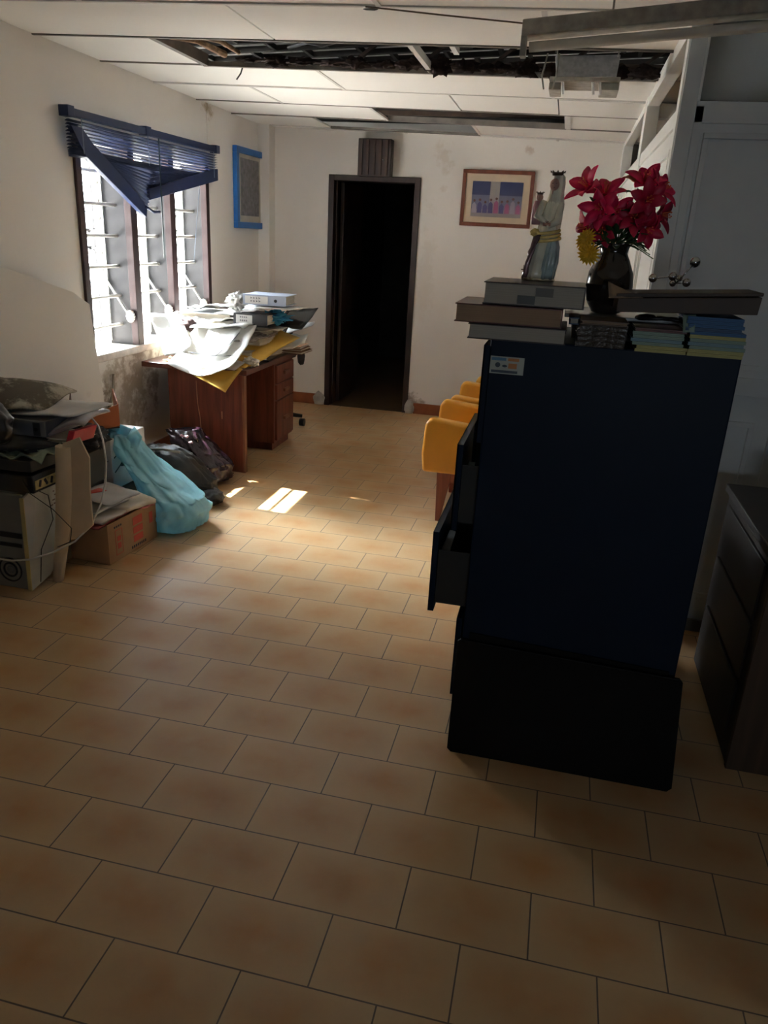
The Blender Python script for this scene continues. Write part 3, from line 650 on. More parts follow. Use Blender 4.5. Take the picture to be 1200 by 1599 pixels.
# ================================================================== DESK BY THE WINDOW
dk = thing('writing_desk', 'reddish brown wooden desk under the window buried in papers', 'desk', (-1.15, 3.93, 0))
MB().box(-1.52, -0.775, 3.42, 4.45, 0.665, 0.70).build('desktop', M_desk_top, dk, bevel=0.004)
MB().box(-1.345, -0.815, 3.445, 3.475, 0.0, 0.665).build('end_panel', M_desk, dk, bevel=0.002)
MB().box(-0.816, -0.800, 3.44, 3.48, 0.0, 0.665).build('edge_strip', M_edge, dk, bevel=0.002)
MB().box(-1.36, -1.34, 3.475, 4.42, 0.20, 0.665).build('modesty_panel', M_desk, dk)
pdl = MB().box(-1.34, -0.815, 4.02, 4.42, 0.06, 0.665).build('pedestal', M_desk, dk, bevel=0.003)
MB().box(-1.32, -0.84, 4.05, 4.40, 0.0, 0.06).build('plinth', M_desk, dk)
for z0, z1 in ((0.505, 0.635), (0.385, 0.495), (0.08, 0.375)):
    d = MB().box(-0.818, -0.797, 4.04, 4.40, z0, z1).build('drawer', M_desk, dk, bevel=0.004)
    MB().box(-0.798, -0.780, 4.17, 4.27, (z0 + z1) / 2 - 0.012, (z0 + z1) / 2 + 0.012).build('drawer_handle', M_edge, d, bevel=0.004)
sc1 = MB()
sc1.tube([(-1.14, 3.4435, 0.60), (-1.135, 3.4435, 0.45), (-1.12, 3.4435, 0.35), (-1.115, 3.4435, 0.22)], 0.003, 5)
sc1.box(-0.965, -0.96, 3.4425, 3.446, 0.36, 0.41)
sc1.build('scratch', mat('scratch_pale', (0.42, 0.22, 0.12), 0.7), dk)
# black swivel chair tucked behind the desk's far end
oc = thing('office_chair', 'black swivel chair mostly hidden behind the far end of the desk', 'chair', (-1.13, 4.76, 0))
MB().lump((-1.13, 4.76, 0.60), (0.22, 0.21, 0.045), 0.1, seed=2, sub=3).build('seat', M_black, oc)
MB().lump((-1.20, 4.95, 0.76), (0.20, 0.035, 0.16), 0.06, seed=5, sub=3).build('backrest', M_black, oc)
MB().tube([(-1.13, 4.76, 0.12), (-1.13, 4.76, 0.57)], 0.025, 12).build('column', M_black, oc)
MB().prism([(-1.215, 4.93, 0.55), (-1.185, 4.93, 0.55), (-1.185, 4.96, 0.8), (-1.215, 4.96, 0.8)], (0, 0.012, 0)).build('back_bar', M_black, oc)
for k in range(5):
    a = -0.9 + k * 2 * math.pi / 5
    ex, ey = -1.13 + 0.27 * math.cos(a), 4.76 + 0.27 * math.sin(a)
    MB().tube([(-1.13, 4.76, 0.12), (ex, ey, 0.085)], 0.02, 8, radii=[0.025, 0.015]).build('foot', M_black, oc)
    MB().tube([(ex - 0.02, ey, 0.032), (ex + 0.02, ey, 0.032)], 0.032, 14).build('castor', M_black, oc)

# ------------------------------------------------ the heap on the desk
def sheet_thing(name, label, cat, group, m, *c, **k):
    o = MB().sheet(*c, **k).build(name, m)
    return tag(o, label, cat, group)
# supporting stacks: bundles of folders, lowest first
def folder(x0, x1, y0, y1, z0, z1, m, label, rz=0.0, group=None, name='paper_folder', parent=None):
    b = MB(); b.box(x0, x1, y0, y1, z0, z0 + 0.0025, 0, rot=(0, 0, rz)); b.box(x0, x1, y0, y1, z1 - 0.0025, z1, 0, rot=(0, 0, rz))
    n = max(2, int((z1 - z0) / 0.004)); rg = random.Random(int(1000 * (x0 + y0 + z0)))
    piv = V(((x0 + x1) / 2, (y0 + y1) / 2, (z0 + z1) / 2))
    for i in range(n):
        za = z0 + 0.0025 + (z1 - z0 - 0.005) * i / n; zb = z0 + 0.0025 + (z1 - z0 - 0.005) * (i + 0.86) / n
        dx, dy = rg.uniform(-.008, .008), rg.uniform(-.008, .008)
        b.box(x0 + .008 + dx, x1 - .008 + dx, y0 + .008 + dy, y1 - .008 + dy, za, zb, 1, rot=(0, 0, rz), piv=piv)
    for q in range(0, 16): pass
    return tag(b.build(name, [m, M_paper2]), label, 'folder', group)
M_fold_b = mat('folder_buff', (0.55, 0.45, 0.30), 0.8, var=0.15); M_fold_g = mat('folder_grey', (0.42, 0.41, 0.40), 0.8, var=0.15); M_fold_br = mat('folder_brown', (0.22, 0.11, 0.05), 0.7, var=0.2)
G = 'folders buried low in the heap on the desk'
zz = 0.702
for i, (x0, x1, y0, y1, h, m_, rz) in enumerate([(-1.44, -1.12, 3.62, 3.95, 0.05, M_fold_b, 0.1), (-1.10, -0.84, 3.60, 3.92, 0.04, M_fold_g, -0.1), (-1.42, -1.10, 4.00, 4.32, 0.06, M_fold_g, 0.05), (-1.08, -0.82, 3.98, 4.30, 0.05, M_fold_b, -0.06)]):
    folder(x0, x1, y0, y1, 0.702, 0.702 + h, m_, 'folder of papers buried low in the heap on the desk', rz, G)
    folder(x0 + .02, x1 - .01, y0 + .02, y1 - .01, 0.704 + h, 0.704 + 2 * h, m_, 'folder of papers buried low in the heap on the desk', rz * -1.5, G)
folder(-1.42, -1.10, 3.75, 4.10, 0.83, 0.875, M_fold_g, 'folder of papers buried low in the heap on the desk', 0.2, G)
folder(-1.05, -0.80, 3.78, 4.20, 0.81, 0.86, M_fold_b, 'folder of papers buried low in the heap on the desk', -0.1, G)
folder(-1.40, -1.08, 3.82, 4.22, 0.88, 0.93, M_fold_b, 'folder of papers buried low in the heap on the desk', -0.1, G)
folder(-1.50, -1.12, 3.90, 4.25, 0.935, 0.985, M_fold_g, 'thick grey folder on the heap nearest the far window bay', 0.12)
folder(-1.06, -0.80, 3.90, 4.20, 0.865, 0.92, M_fold_g, 'folder of papers buried low in the heap on the desk', -0.02, G)
# big sheets in front
sheet_thing('cardboard_sheet', 'long white card curving from the window sill down to the desk', 'cardboard', None, M_paper, (-1.345, 3.42, 0.745), (-1.19, 3.50, 0.83), (-1.44, 3.80, 1.00), (-1.585, 3.66, 0.985), nu=10, nv=12, bow=-0.06, crumple=0.02, th=0.003, seed=1)
bgf = MB().sheet((-1.27, 3.30, 0.725), (-0.80, 3.27, 0.745), (-0.86, 3.82, 0.955), (-1.30, 3.84, 0.945), nu=14, nv=14, bow=-0.055, crumple=0.014, th=0.004, seed=2, curl=lambda u, v: -0.05 * (1 - v) ** 2 * (1 - abs(2 * u - 0.9)))
bgf = tag(bgf.build('paper_folder', M_paper), 'large sunlit white folder overhanging the near edge of the desk', 'folder')
MB().sheet((-1.13, 3.47, 0.790), (-0.93, 3.46, 0.798), (-0.94, 3.74, 0.925), (-1.17, 3.73, 0.915), nu=6, nv=8, bow=-0.025, crumple=0.01, th=0.002, seed=3).build('loose_page', M_paper, bgf)
ln = MB(); ln.tube([(-1.20, 3.475, 0.780), (-1.05, 3.455, 0.772), (-0.93, 3.45, 0.778), (-0.86, 3.46, 0.79)], 0.0022, 6); ln.tube([(-1.0, 3.45, 0.775), (-0.955, 3.55, 0.832), (-0.93, 3.68, 0.902)], 0.0022, 6)
ln.build('fold_line', M_ink, bgf)
sheet_thing('manila_envelope', 'yellow envelope hanging off the near desk edge under the white folder', 'envelope', None, M_manila, (-0.865, 3.29, 0.575), (-0.80, 3.42, 0.712), (-1.10, 3.66, 0.725), (-1.33, 3.36, 0.735), nu=10, nv=10, bow=0.012, crumple=0.01, th=0.003, seed=4)
sheet_thing('manila_envelope', 'long golden envelope lying along the kneehole side of the desk', 'envelope', None, M_manila, (-0.97, 3.47, 0.745), (-0.80, 3.45, 0.705), (-0.65, 4.12, 0.845), (-0.84, 4.12, 0.90), nu=8, nv=12, bow=-0.012, crumple=0.014, th=0.003, seed=5)
sheet_thing('paper_sheet', 'pale sheet with a dark corner picture resting on the yellow envelope', 'paper', None, M_paper3, (-1.0, 3.40, 0.722), (-0.83, 3.36, 0.706), (-0.82, 3.52, 0.735), (-0.98, 3.56, 0.742), nu=5, nv=5, crumple=0.01, th=0.002, seed=6)
sheet_thing('newspaper', 'dark-edged folded newspaper between the white folder and the golden envelope', 'newspaper', None, mat('newsprint', (0.33, 0.28, 0.25), 0.85, var=0.5, scale=40), (-0.97, 3.62, 0.83), (-0.83, 3.72, 0.835), (-0.76, 4.10, 0.92), (-0.94, 4.05, 0.95), nu=8, nv=8, crumple=0.03, th=0.008, seed=7)
sheet_thing('paper_sheet', 'torn beige page sticking out over the newspaper on the desk', 'paper', None, M_paper2, (-0.92, 3.80, 0.90), (-0.74, 3.92, 0.905), (-0.68, 4.16, 0.94), (-0.88, 4.12, 0.955), nu=6, nv=6, crumple=0.03, th=0.002, seed=8)
sheet_thing('plastic_folder', 'shiny black plastic folder sticking out at the far top of the heap', 'folder', None, mat('black_vinyl', (0.012, 0.012, 0.012), 0.2), (-0.80, 4.0, 0.93), (-0.62, 4.05, 0.90), (-0.56, 4.25, 1.04), (-0.78, 4.22, 1.03), nu=6, nv=6, crumple=0.03, th=0.004, seed=9)
sheet_thing('plastic_folder', 'dark pointed folder corner jutting out below the black plastic folder', 'folder', None, M_fold_g, (-0.78, 4.15, 0.85), (-0.60, 4.25, 0.92), (-0.60, 4.30, 0.94), (-0.80, 4.32, 0.90), nu=4, nv=4, crumple=0.01, th=0.003, seed=10)
for i, (c, lab) in enumerate((
    (((-1.50, 3.72, 0.90), (-1.30, 3.70, 0.86), (-1.22, 3.98, 0.96), (-1.46, 4.00, 0.99)), 'crumpled white paper beside the far mullion of the window'),
    (((-1.35, 3.86, 0.95), (-1.02, 3.84, 0.96), (-1.00, 4.15, 0.97), (-1.33, 4.18, 0.99)), 'rumpled white wrapper stretched across the middle of the heap'),
    (((-1.46, 3.96, 1.00), (-1.20, 3.95, 1.04), (-1.12, 4.2, 1.03), (-1.42, 4.22, 1.01)), 'pale file cover on top of the heap by the window'),
    (((-1.20, 3.88, 0.99), (-0.86, 3.86, 1.04), (-0.86, 4.12, 1.05), (-1.18, 4.14, 1.04)), 'white sheets draped over the black lever arch file'),
    (((-0.90, 3.86, 1.055), (-0.66, 3.90, 1.05), (-0.60, 4.15, 1.045), (-0.86, 4.15, 1.065)), 'flat white page jutting out beneath the grey lever arch file'),
    (((-1.30, 3.70, 0.90), (-0.90, 3.70, 0.94), (-0.86, 3.92, 0.955), (-1.28, 3.92, 0.95)), 'creased white paper behind the big sunlit folder'),
    (((-0.78, 3.95, 0.775), (-0.63, 4.15, 0.785), (-0.65, 4.3, 0.84), (-0.8, 4.2, 0.83)), 'crumpled white scrap over the far corner of the desk'),
    (((-0.90, 3.52, 0.71), (-0.78, 3.62, 0.708), (-0.77, 3.78, 0.74), (-0.90, 3.72, 0.76)), 'crumpled white scrap on the kneehole edge of the desktop'))):
    sheet_thing('paper_sheet', lab, 'paper', None, M_paper if i not in (2, 5) else M_paper3, *c, nu=8, nv=8, crumple=0.035 if i not in (4,) else 0.006, th=0.004, seed=20 + i, cs=8)
tag(MB().lump((-1.06, 3.95, 1.08), (0.07, 0.05, 0.055), 0.6, seed=31, sub=4, creases=0.25).build('crumpled_paper', M_paper), 'ball of crumpled white paper leaning on the grey lever arch file', 'paper')
tag(MB().lump((-0.80, 3.56, 0.735), (0.05, 0.04, 0.028), 0.6, seed=33, sub=4, creases=0.2).build('crumpled_paper', M_paper), 'small wad of white paper on the near kneehole corner of the desk', 'paper')
M_bluebag = plastic_film('blue_polythene', (0.42, 0.78, 0.90), 0.25, 0.35)
tag(MB().lump((-0.80, 4.0, 0.985), (0.10, 0.07, 0.05), 0.7, seed=35, sub=4, creases=0.3).build('plastic_bag', plastic_film('blue_carrier', (0.05, 0.35, 0.62), 0.25, 0.2)), 'small bright blue plastic bag scrunched on the desk heap', 'bag')
tag(MB().lump((-1.36, 3.80, 0.90), (0.06, 0.08, 0.05), 0.5, seed=36, sub=3).build('cloth_scrap', mat('cloth_dark', (0.10, 0.06, 0.06), 0.9)), 'dark crumpled cloth between the white card and white folder', 'cloth')
# lever arch files
def lever_arch(label, x0, x1, y0, z0, z1, depth, mcol, lx0, lx1, hx_, rz):
    cen = V(((x0 + x1) / 2, y0, z0)); t_ = thing('lever_arch_file', label, 'file', cen)
    t_.rotation_euler = (0, 0, rz); o = cen
    MB().box(x0, x1, y0, y0 + 0.004, z0, z1).box(x0, x1, y0, y0 + depth, z0, z0 + 0.003).box(x0, x1, y0, y0 + depth, z1 - 0.003, z1).build('cover', mcol, t_)
    pg = MB()
    for i in range(6):
        pg.box(x0 + 0.012, x1 - 0.012, y0 + 0.02, y0 + depth - 0.01 - 0.004 * (i % 3), z0 + 0.005 + i * (z1 - z0 - 0.012) / 6, z0 + 0.004 + (i + 0.9) * (z1 - z0 - 0.012) / 6)
    pg.build('pages', M_paper2, t_)
    MB().box(lx0, lx1, y0 - 0.0012, y0, z0 + 0.009, z1 - 0.009).build('spine_label', M_paper, t_)
    ink = MB(); rg = random.Random(int(x0 * -100))
    for k in range(2):
        for i in range(4):
            xx = lx0 + (lx1 - lx0) * (0.25 + 0.12 * i); zc = z0 + (z1 - z0) * (0.38 + 0.3 * k)
            ink.box(xx, xx + 0.010, y0 - 0.002, y0 - 0.0012, zc - 0.002, zc + 0.002); ink.box(xx, xx + 0.003, y0 - 0.002, y0 - 0.0012, zc - 0.006, zc + 0.007)
    ink.build('handwriting', M_ink, t_)
    MB().tube([(hx_, y0 - 0.0015, (z0 + z1) / 2), (hx_, y0 + 0.001, (z0 + z1) / 2)], 0.011, 16).build('finger_ring', M_black, t_)
lever_arch('grey lever arch file crowning the heap of papers on the desk', -1.00, -0.69, 3.92, 1.066, 1.135, 0.26, mat('file_grey', (0.40, 0.45, 0.56), 0.6, var=0.05), -0.985, -0.82, -0.765, 0.05)
lever_arch('black lever arch file with white label under the draped sheets', -1.03, -0.78, 3.81, 0.94, 1.015, 0.25, M_black, -1.01, -0.89, -0.83, -0.03)
# brown folders off the far corner
for i in range(3):
    folder(-0.98, -0.665 - 0.012 * i, 4.22, 4.44, 0.705 + 0.018 * i, 0.721 + 0.018 * i, M_fold_br, 'worn brown folder stacked at the far corner of the desk', -0.06 + 0.05 * i, 'brown folders at the far corner of the desk')
for i, (x, y) in enumerate(((-0.9, 4.33), (-0.95, 4.1))):
    pass
tag(MB().lump((-0.765, 4.48, 0.64), (0.03, 0.025, 0.06), 0.2, seed=40, sub=3).build('black_bag', M_black), 'black pouch hanging off the far end of the desk', 'bag')
tag(MB().box(-0.86, -0.78, 3.80, 4.02, 0.701, 0.712, rot=(0, 0, 0.1)).build('notebook', mat('notebook_black', (0.02, 0.02, 0.02), 0.3), None, 0.002), 'thin black notebook lying on the bare strip of desktop', 'notebook')

# ================================================================== YELLOW ARMCHAIRS
M_yel = mat('yellow_vinyl', (0.66, 0.30, 0.03), 0.38, var=0.08, scale=5, bump=0.06, bscale=200)
M_chleg = wood('chair_leg_wood', (0.15, 0.04, 0.025), (0.24, 0.07, 0.04), 0.4)
def padded(pts, off, name, parent, bev=0.022):
    o = MB().prism(pts, off).build(name, M_yel, parent, local=True)
    b = o.modifiers.new('bevel', 'BEVEL'); b.width = bev; b.segments = 5; b.limit_method = 'ANGLE'; b.angle_limit = math.radians(30)
    for p in o.data.polygons: p.use_smooth = True
    return o
def armchair(label):
    t_ = thing('armchair', label, 'chair', (0, 0, 0), None); ORG[t_.name] = V((0, 0, 0))
    W2 = 0.31
    for y0 in (-W2, W2 - 0.085):
        padded([(0.0, y0, 0.295), (-0.012, y0, 0.40), (0.0, y0, 0.585), (0.03, y0, 0.612), (0.60, y0, 0.555), (0.62, y0, 0.30)], (0, 0.085, 0), 'armrest', t_)
    padded([(0.03, -W2 + 0.09, 0.30), (0.02, -W2 + 0.09, 0.425), (0.58, -W2 + 0.09, 0.40), (0.58, -W2 + 0.09, 0.28)], (0, 2 * W2 - 0.18, 0), 'seat', t_, 0.03)
    padded([(0.50, -W2 + 0.09, 0.36), (0.60, -W2 + 0.09, 0.80), (0.70, -W2 + 0.09, 0.80), (0.64, -W2 + 0.09, 0.32)], (0, 2 * W2 - 0.18, 0), 'backrest', t_, 0.03)
    for yy in (-W2 + 0.015, W2 - 0.055):
        MB().prism([(0.095, yy, 0.0), (0.12, yy, 0.0), (0.155, yy, 0.20), (0.17, yy, 0.30), (0.085, yy, 0.30)], (0, 0.04, 0)).build('leg', M_chleg, t_, 0.003, True)
        MB().prism([(0.60, yy, 0.0), (0.575, yy, 0.0), (0.52, yy, 0.30), (0.60, yy, 0.30)], (0, 0.04, 0)).build('leg', M_chleg, t_, 0.003, True)
        MB().box(0.155, 0.55, yy + 0.008, yy + 0.03, 0.24, 0.295).build('rail', M_chleg, t_, 0.002, True)
    return t_
ac = armchair('yellow padded armchair nearest the blue filing cabinet, whole arm panel showing')
ac.location = (0.485, 3.29, 0)
a2 = copy_tree(ac); a2['label'] = 'yellow padded armchair behind the nearest one, only an arm peeking out'; a2.location = (0.52, 3.99, 0.02)
for o in (ac, a2): o['group'] = 'yellow armchairs in a row along the partition'
a2.location.z = 0
a3 = copy_tree(ac); a3['label'] = 'yellow padded armchair farthest away, by the skirting of the back wall'; a3.location = (0.60, 4.80, 0); a3['group'] = ac['group']

# ================================================================== FILING CABINET
fc = thing('filing_cabinet', 'tall dark blue metal filing cabinet with open drawers', 'cabinet', (1.29, 1.18, 0))
cbm = MB(); cx0, cx1, cy0, cy1, ch = 0.978, 1.62, 0.95, 1.40, 1.325
cbm.box(cx0, cx1, cy0, cy0 + 0.012, 0, ch).box(cx0, cx1, cy1 - 0.012, cy1, 0, ch).box(cx1 - 0.012, cx1, cy0 + .012, cy1 - .012, 0, ch)
cbm.box(cx0, cx1 - .012, cy0 + .012, cy1 - .012, ch - 0.02, ch).box(cx0, cx1 - .012, cy0 + .012, cy1 - .012, 0.0, 0.03)
for z in (0.17, 0.465, 0.742, 1.02): cbm.box(cx0 + .005, cx0 + 0.03, cy0 + .012, cy1 - .012, z - 0.008, z + 0.008)
cbm.box(cx0, cx0 + .02, cy0 + .012, cy1 - .012, 0.03, 0.16)
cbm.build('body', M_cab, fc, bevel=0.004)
for k, (z0, z1, op) in enumerate(((1.03, 1.305, 0.0), (0.752, 1.018, 0.05), (0.474, 0.740, 0.10), (0.185, 0.462, 0.006))):
    xf = cx0 - 0.018 - op
    dm = MB().box(xf, xf + 0.004, cy0 + 0.006, cy1 - 0.006, z0, z1)
    dm.box(xf, xf + 0.018, cy0 + 0.006, cy0 + 0.010, z0, z1).box(xf, xf + 0.018, cy1 - 0.010, cy1 - 0.006, z0, z1)
    dm.box(xf, xf + 0.018, cy0 + 0.01, cy1 - 0.01, z1 - 0.004, z1).box(xf, xf + 0.018, cy0 + 0.01, cy1 - 0.01, z0, z0 + 0.004)
    dr_ = dm.build('drawer', M_cab, fc)
    MB().box(xf + 0.018, xf + 0.56, cy0 + 0.028, cy0 + 0.031, z0 + 0.02, z0 + 0.20).box(xf + 0.018, xf + 0.56, cy1 - 0.031, cy1 - 0.028, z0 + 0.02, z0 + 0.20).box(xf + 0.018, xf + 0.56, cy0 + 0.031, cy1 - 0.031, z0 + 0.02, z0 + 0.023).build('drawer_tray', M_cab_in, dr_)
    MB().box(xf - 0.014, xf, cy0 + 0.17, cy0 + 0.28, z0 + 0.14, z0 + 0.155).build('drawer_handle', M_alu, dr_, bevel=0.003)
    MB().box(xf - 0.002, xf, cy0 + 0.18, cy0 + 0.27, z0 + 0.19, z0 + 0.225).build('label_holder', M_alu, dr_)
sk = MB(); sk.box(0.982, 1.074, 0.9488, 0.95, 1.232, 1.279, 0)
sk.box(0.985, 1.025, 0.9482, 0.9488, 1.268, 1.276, 1); sk.box(1.03, 1.06, 0.9482, 0.9488, 1.268, 1.276, 2); sk.box(1.032, 1.055, 0.9482, 0.9488, 1.248, 1.262, 2)
sk.ball((1.003, 0.9485, 1.256), 0.007, 3, n=6, sy=0.08); sk.ball((1.022, 0.9485, 1.254), 0.007, 3, n=6, sy=0.08, sz=0.5); sk.box(0.986, 1.058, 0.9482, 0.9488, 1.235, 1.242, 3)
sk.build('sticker', [mat('sticker_cream', (0.50, 0.55, 0.50), 0.5), mat('sticker_blue', (0.10, 0.25, 0.42), 0.5), mat('sticker_orange', (0.60, 0.25, 0.08), 0.5), mat('sticker_ink', (0.06, 0.09, 0.12), 0.5)], fc)
# white slips standing in for the bright gaps behind the drawer fronts
tag(MB().sheet((0.905, 1.12, 0.83), (0.940, 1.12, 0.83), (0.945, 1.20, 0.90), (0.925, 1.20, 0.90), nu=3, nv=3, th=0.002).build('paper_sheet', M_paper), 'white slip standing in for the bright gap in the second drawer of the cabinet', 'paper')
tag(MB().sheet((0.862, 1.10, 0.595), (0.895, 1.10, 0.60), (0.905, 1.17, 0.665), (0.885, 1.17, 0.67), nu=3, nv=3, th=0.002).build('paper_sheet', M_paper), 'white slip standing in for the bright gap in the most opened cabinet drawer', 'paper')
# dark boards leaning against the cabinet
bd = MB().prism([(0.966, 0.905, 0.012), (0.978, 0.905, 0.0), (1.655, 0.905, 0.0), (1.668, 0.905, 0.015), (1.640, 0.925, 0.375), (1.630, 0.925, 0.386), (0.975, 0.925, 0.405), (0.966, 0.925, 0.398)], (0, 0.012, 0))
M_bboard = mat('board_black', (0.003, 0.0025, 0.002), 0.5, spec=0.15, var=0.2)
tag(bd.build('leaning_board', M_bboard, None, 0.002), 'black rectangular board standing against the foot of the filing cabinet, nearest of two', 'board')
tag(MB().prism([(0.985, 0.935, 0.0), (1.60, 0.935, 0.0), (1.60, 0.943, 0.395), (1.0, 0.943, 0.425)], (0, 0.006, 0)).build('leaning_board', M_bboard), 'thin dark board between the front black board and the filing cabinet', 'board')

# ---------------------------------------- books and things on the cabinet
ZC = 1.327
def book(name, label, x0, x1, y0, y1, z0, z1, mcover, mpage=None, rz=0.0, group=None, cat='book', spine='back', deco=None):
    t_ = thing(name, label, cat, ((x0 + x1) / 2, (y0 + y1) / 2, z0), group); t_.rotation_euler = (0, 0, rz)
    c = 0.003
    b = MB().box(x0, x1, y0, y1, z0, z0 + c).box(x0, x1, y0, y1, z1 - c, z1)
    if spine == 'front': b.box(x0, x1, y0, y0 + c, z0 + c, z1 - c)
    elif spine == 'side': b.box(x1 - c, x1, y0, y1, z0 + c, z1 - c)
    else: b.box(x0, x1, y1 - c, y1, z0 + c, z1 - c)
    b.build('cover', mcover, t_, bevel=0.0008)
    g = 0.004
    MB().box(x0 + g, x1 - g, y0 + (c if spine == 'front' else g), y1 - g, z0 + c, z1 - c).build('pages', mpage or M_pages, t_)
    if deco: deco(t_)
    return t_
def pages_mat(name, c1, c2):
    m, N, L, P = nt(name); tc = N.new('ShaderNodeTexCoord'); mp = N.new('ShaderNodeMapping'); mp.inputs['Scale'].default_value = (1, 1, 260); L.new(tc.outputs['Object'], mp.inputs[0])
    n = N.new('ShaderNodeTexNoise'); n.inputs['Scale'].default_value = 2.5; L.new(mp.outputs[0], n.inputs['Vector'])
    L.new(mix_col(N, L, n.outputs[0], c1, c2), P.inputs['Base Color']); P.inputs['Roughness'].default_value = 0.85
    return m
M_pages = pages_mat('book_pages', (0.32, 0.30, 0.25), (0.52, 0.49, 0.42))
M_pages_br = pages_mat('book_pages_foxed', (0.25, 0.16, 0.10), (0.42, 0.30, 0.20))
M_cov_d = mat('cover_dark', (0.035, 0.025, 0.025), 0.4, var=0.2); M_cov_m = mat('cover_maroon', (0.10, 0.03, 0.025), 0.4, var=0.2); M_cov_g = mat('cover_grey', (0.10, 0.10, 0.09), 0.5, var=0.2)
book('large_book', 'thick pale-paged book at the bottom of the three large books', 0.918, 1.175, 0.90, 1.14, ZC, ZC + 0.040, M_cov_d)
book('large_book', 'wide maroon-covered book with tan edges, middle of the three large books', 0.880, 1.160, 0.895, 1.14, ZC + 0.042, ZC + 0.090, M_cov_m, M_pages_br, spine='side')
def deco3(t_):
    MB().box(1.04, 1.085, 0.8985, 0.9035, ZC + 0.097, ZC + 0.118).box(1.085, 1.13, 0.8985, 0.9035, ZC + 0.118, ZC + 0.139).build('thumb_mark', M_cov_g, t_)
book('large_book', 'thick dictionary with two dark squares on its page edge, topmost large book', 0.950, 1.21, 0.90, 1.15, ZC + 0.092, ZC + 0.148, M_cov_d, spine='side', deco=deco3)
# glossy brown stack
M_gloss = mat('shrink_wrap', (0.06, 0.045, 0.035), 0.08, var=0.4, scale=20, coat=1.0, bump=1.0, bscale=45)
for i in range(4):
    book('wrapped_book', 'brown book in a pile sealed in shiny wrap below the vase', 1.20 + 0.003 * (i % 2), 1.325, 0.915, 1.08, ZC + 0.014 * i, ZC + 0.0135 + 0.014 * i, M_gloss, M_gloss, rz=0.01 * i, group='shiny wrapped books below the vase', spine='front')
book('booklet', 'tan booklet lying on the shiny wrapped pile', 1.207, 1.327, 0.905, 1.07, ZC + 0.057, ZC + 0.068, mat('cover_tan', (0.18, 0.12, 0.08), 0.5), M_pages_br)
book('booklet', 'narrow blue booklet wedged between large books and wrapped pile', 1.178, 1.204, 0.93, 1.07, ZC + 0.052, ZC + 0.070, mat('cover_blue2', (0.04, 0.09, 0.16), 0.5))
# light green / blue thin books
cols = {'green': mat('cover_green', (0.25, 0.36, 0.30), 0.5, var=0.06), 'blue': mat('cover_bluegrey', (0.20, 0.33, 0.40), 0.5, var=0.06), 'yellow': mat('cover_yellow', (0.48, 0.46, 0.18), 0.5, var=0.06), 'navy': mat('cover_navy', (0.04, 0.10, 0.20), 0.5, var=0.06), 'brown': M_cov_m, 'royal': mat('cover_royal', (0.035, 0.13, 0.30), 0.5, var=0.06)}
seq = [('yellow', 1.350), ('yellow', 1.353), ('green', 1.340), ('blue', 1.337), ('green', 1.34), ('green', 1.338), ('brown', 1.345)]
for i, (c, x0) in enumerate(seq):
    book('booklet', '%s booklet, %s in the low pile in the middle of the cabinet top' % ({'yellow': 'yellowish', 'green': 'pale green', 'blue': 'grey-blue', 'brown': 'dark brown'}[c], ['lowest', 'second up', 'third up', 'fourth up', 'fifth up', 'sixth up', 'topmost'][i]), x0, x0 + 0.125, 0.90, 1.06, ZC + 0.0085 * i, ZC + 0.008 + 0.0085 * i, cols[c], cols[c] if c != 'brown' else None, spine='front', rz=0.01 * (i % 3 - 1))
seq = ['yellow', 'yellow', 'green', 'blue', 'green', 'yellow', 'royal', 'navy', 'royal', 'royal', 'royal']
nm = {'yellow': 'pale yellow', 'green': 'pale green', 'blue': 'grey-blue', 'royal': 'bright blue', 'navy': 'navy blue'}
orl = ['lowest', 'second up', 'third up', 'fourth up', 'fifth up', 'sixth up', 'seventh up', 'eighth up', 'ninth up', 'tenth up', 'topmost']
for i, c in enumerate(seq):
    x0 = 1.478 + random.uniform(-.004, .004) - (0.012 if i > 6 else 0)
    book('booklet', '%s booklet, %s in the tall pile under the long dark box' % (nm[c], orl[i]), x0, x0 + 0.132, 0.895, 1.06, ZC + 0.0088 * i, ZC + 0.0083 + 0.0088 * i, cols[c], cols[c], spine='front')
tag(MB().sheet((1.458, 0.90, ZC + 0.055), (1.485, 0.893, ZC + 0.058), (1.482, 0.90, ZC + 0.10), (1.453, 0.91, ZC + 0.097), nu=4, nv=4, crumple=0.01, th=0.003, cs=25, mi=0).build('paper_sheet', cols['green']), 'crumpled pale slip of paper stuck into the tall booklet pile', 'paper')
# flat tray / board carrying the vase
tag(MB().box(1.165, 1.49, 1.04, 1.32, ZC + 0.060, ZC + 0.070).build('flat_board', mat('tray_grey', (0.22, 0.23, 0.24), 0.3), None, 0.002), 'thin grey board under the dark vase', 'board')
tag(MB().box(1.19, 1.46, 1.09, 1.30, ZC, ZC + 0.058).build('cardboard_box', mat('box_dim', (0.10, 0.09, 0.08), 0.7), None, 0.003), 'low dark box hidden behind the booklet piles under the board', 'box')
# dark cable lump
tag(MB().tube([(1.36 + 0.035 * math.cos(t * 0.7) + t * 0.006, 0.99 + 0.03 * math.sin(t * 0.7), ZC + 0.078 + 0.003 * math.sin(t)) for t in range(24)], 0.005, 6).build('coiled_cable', M_black), 'small coil of black cable between the vase and the long box', 'cable')
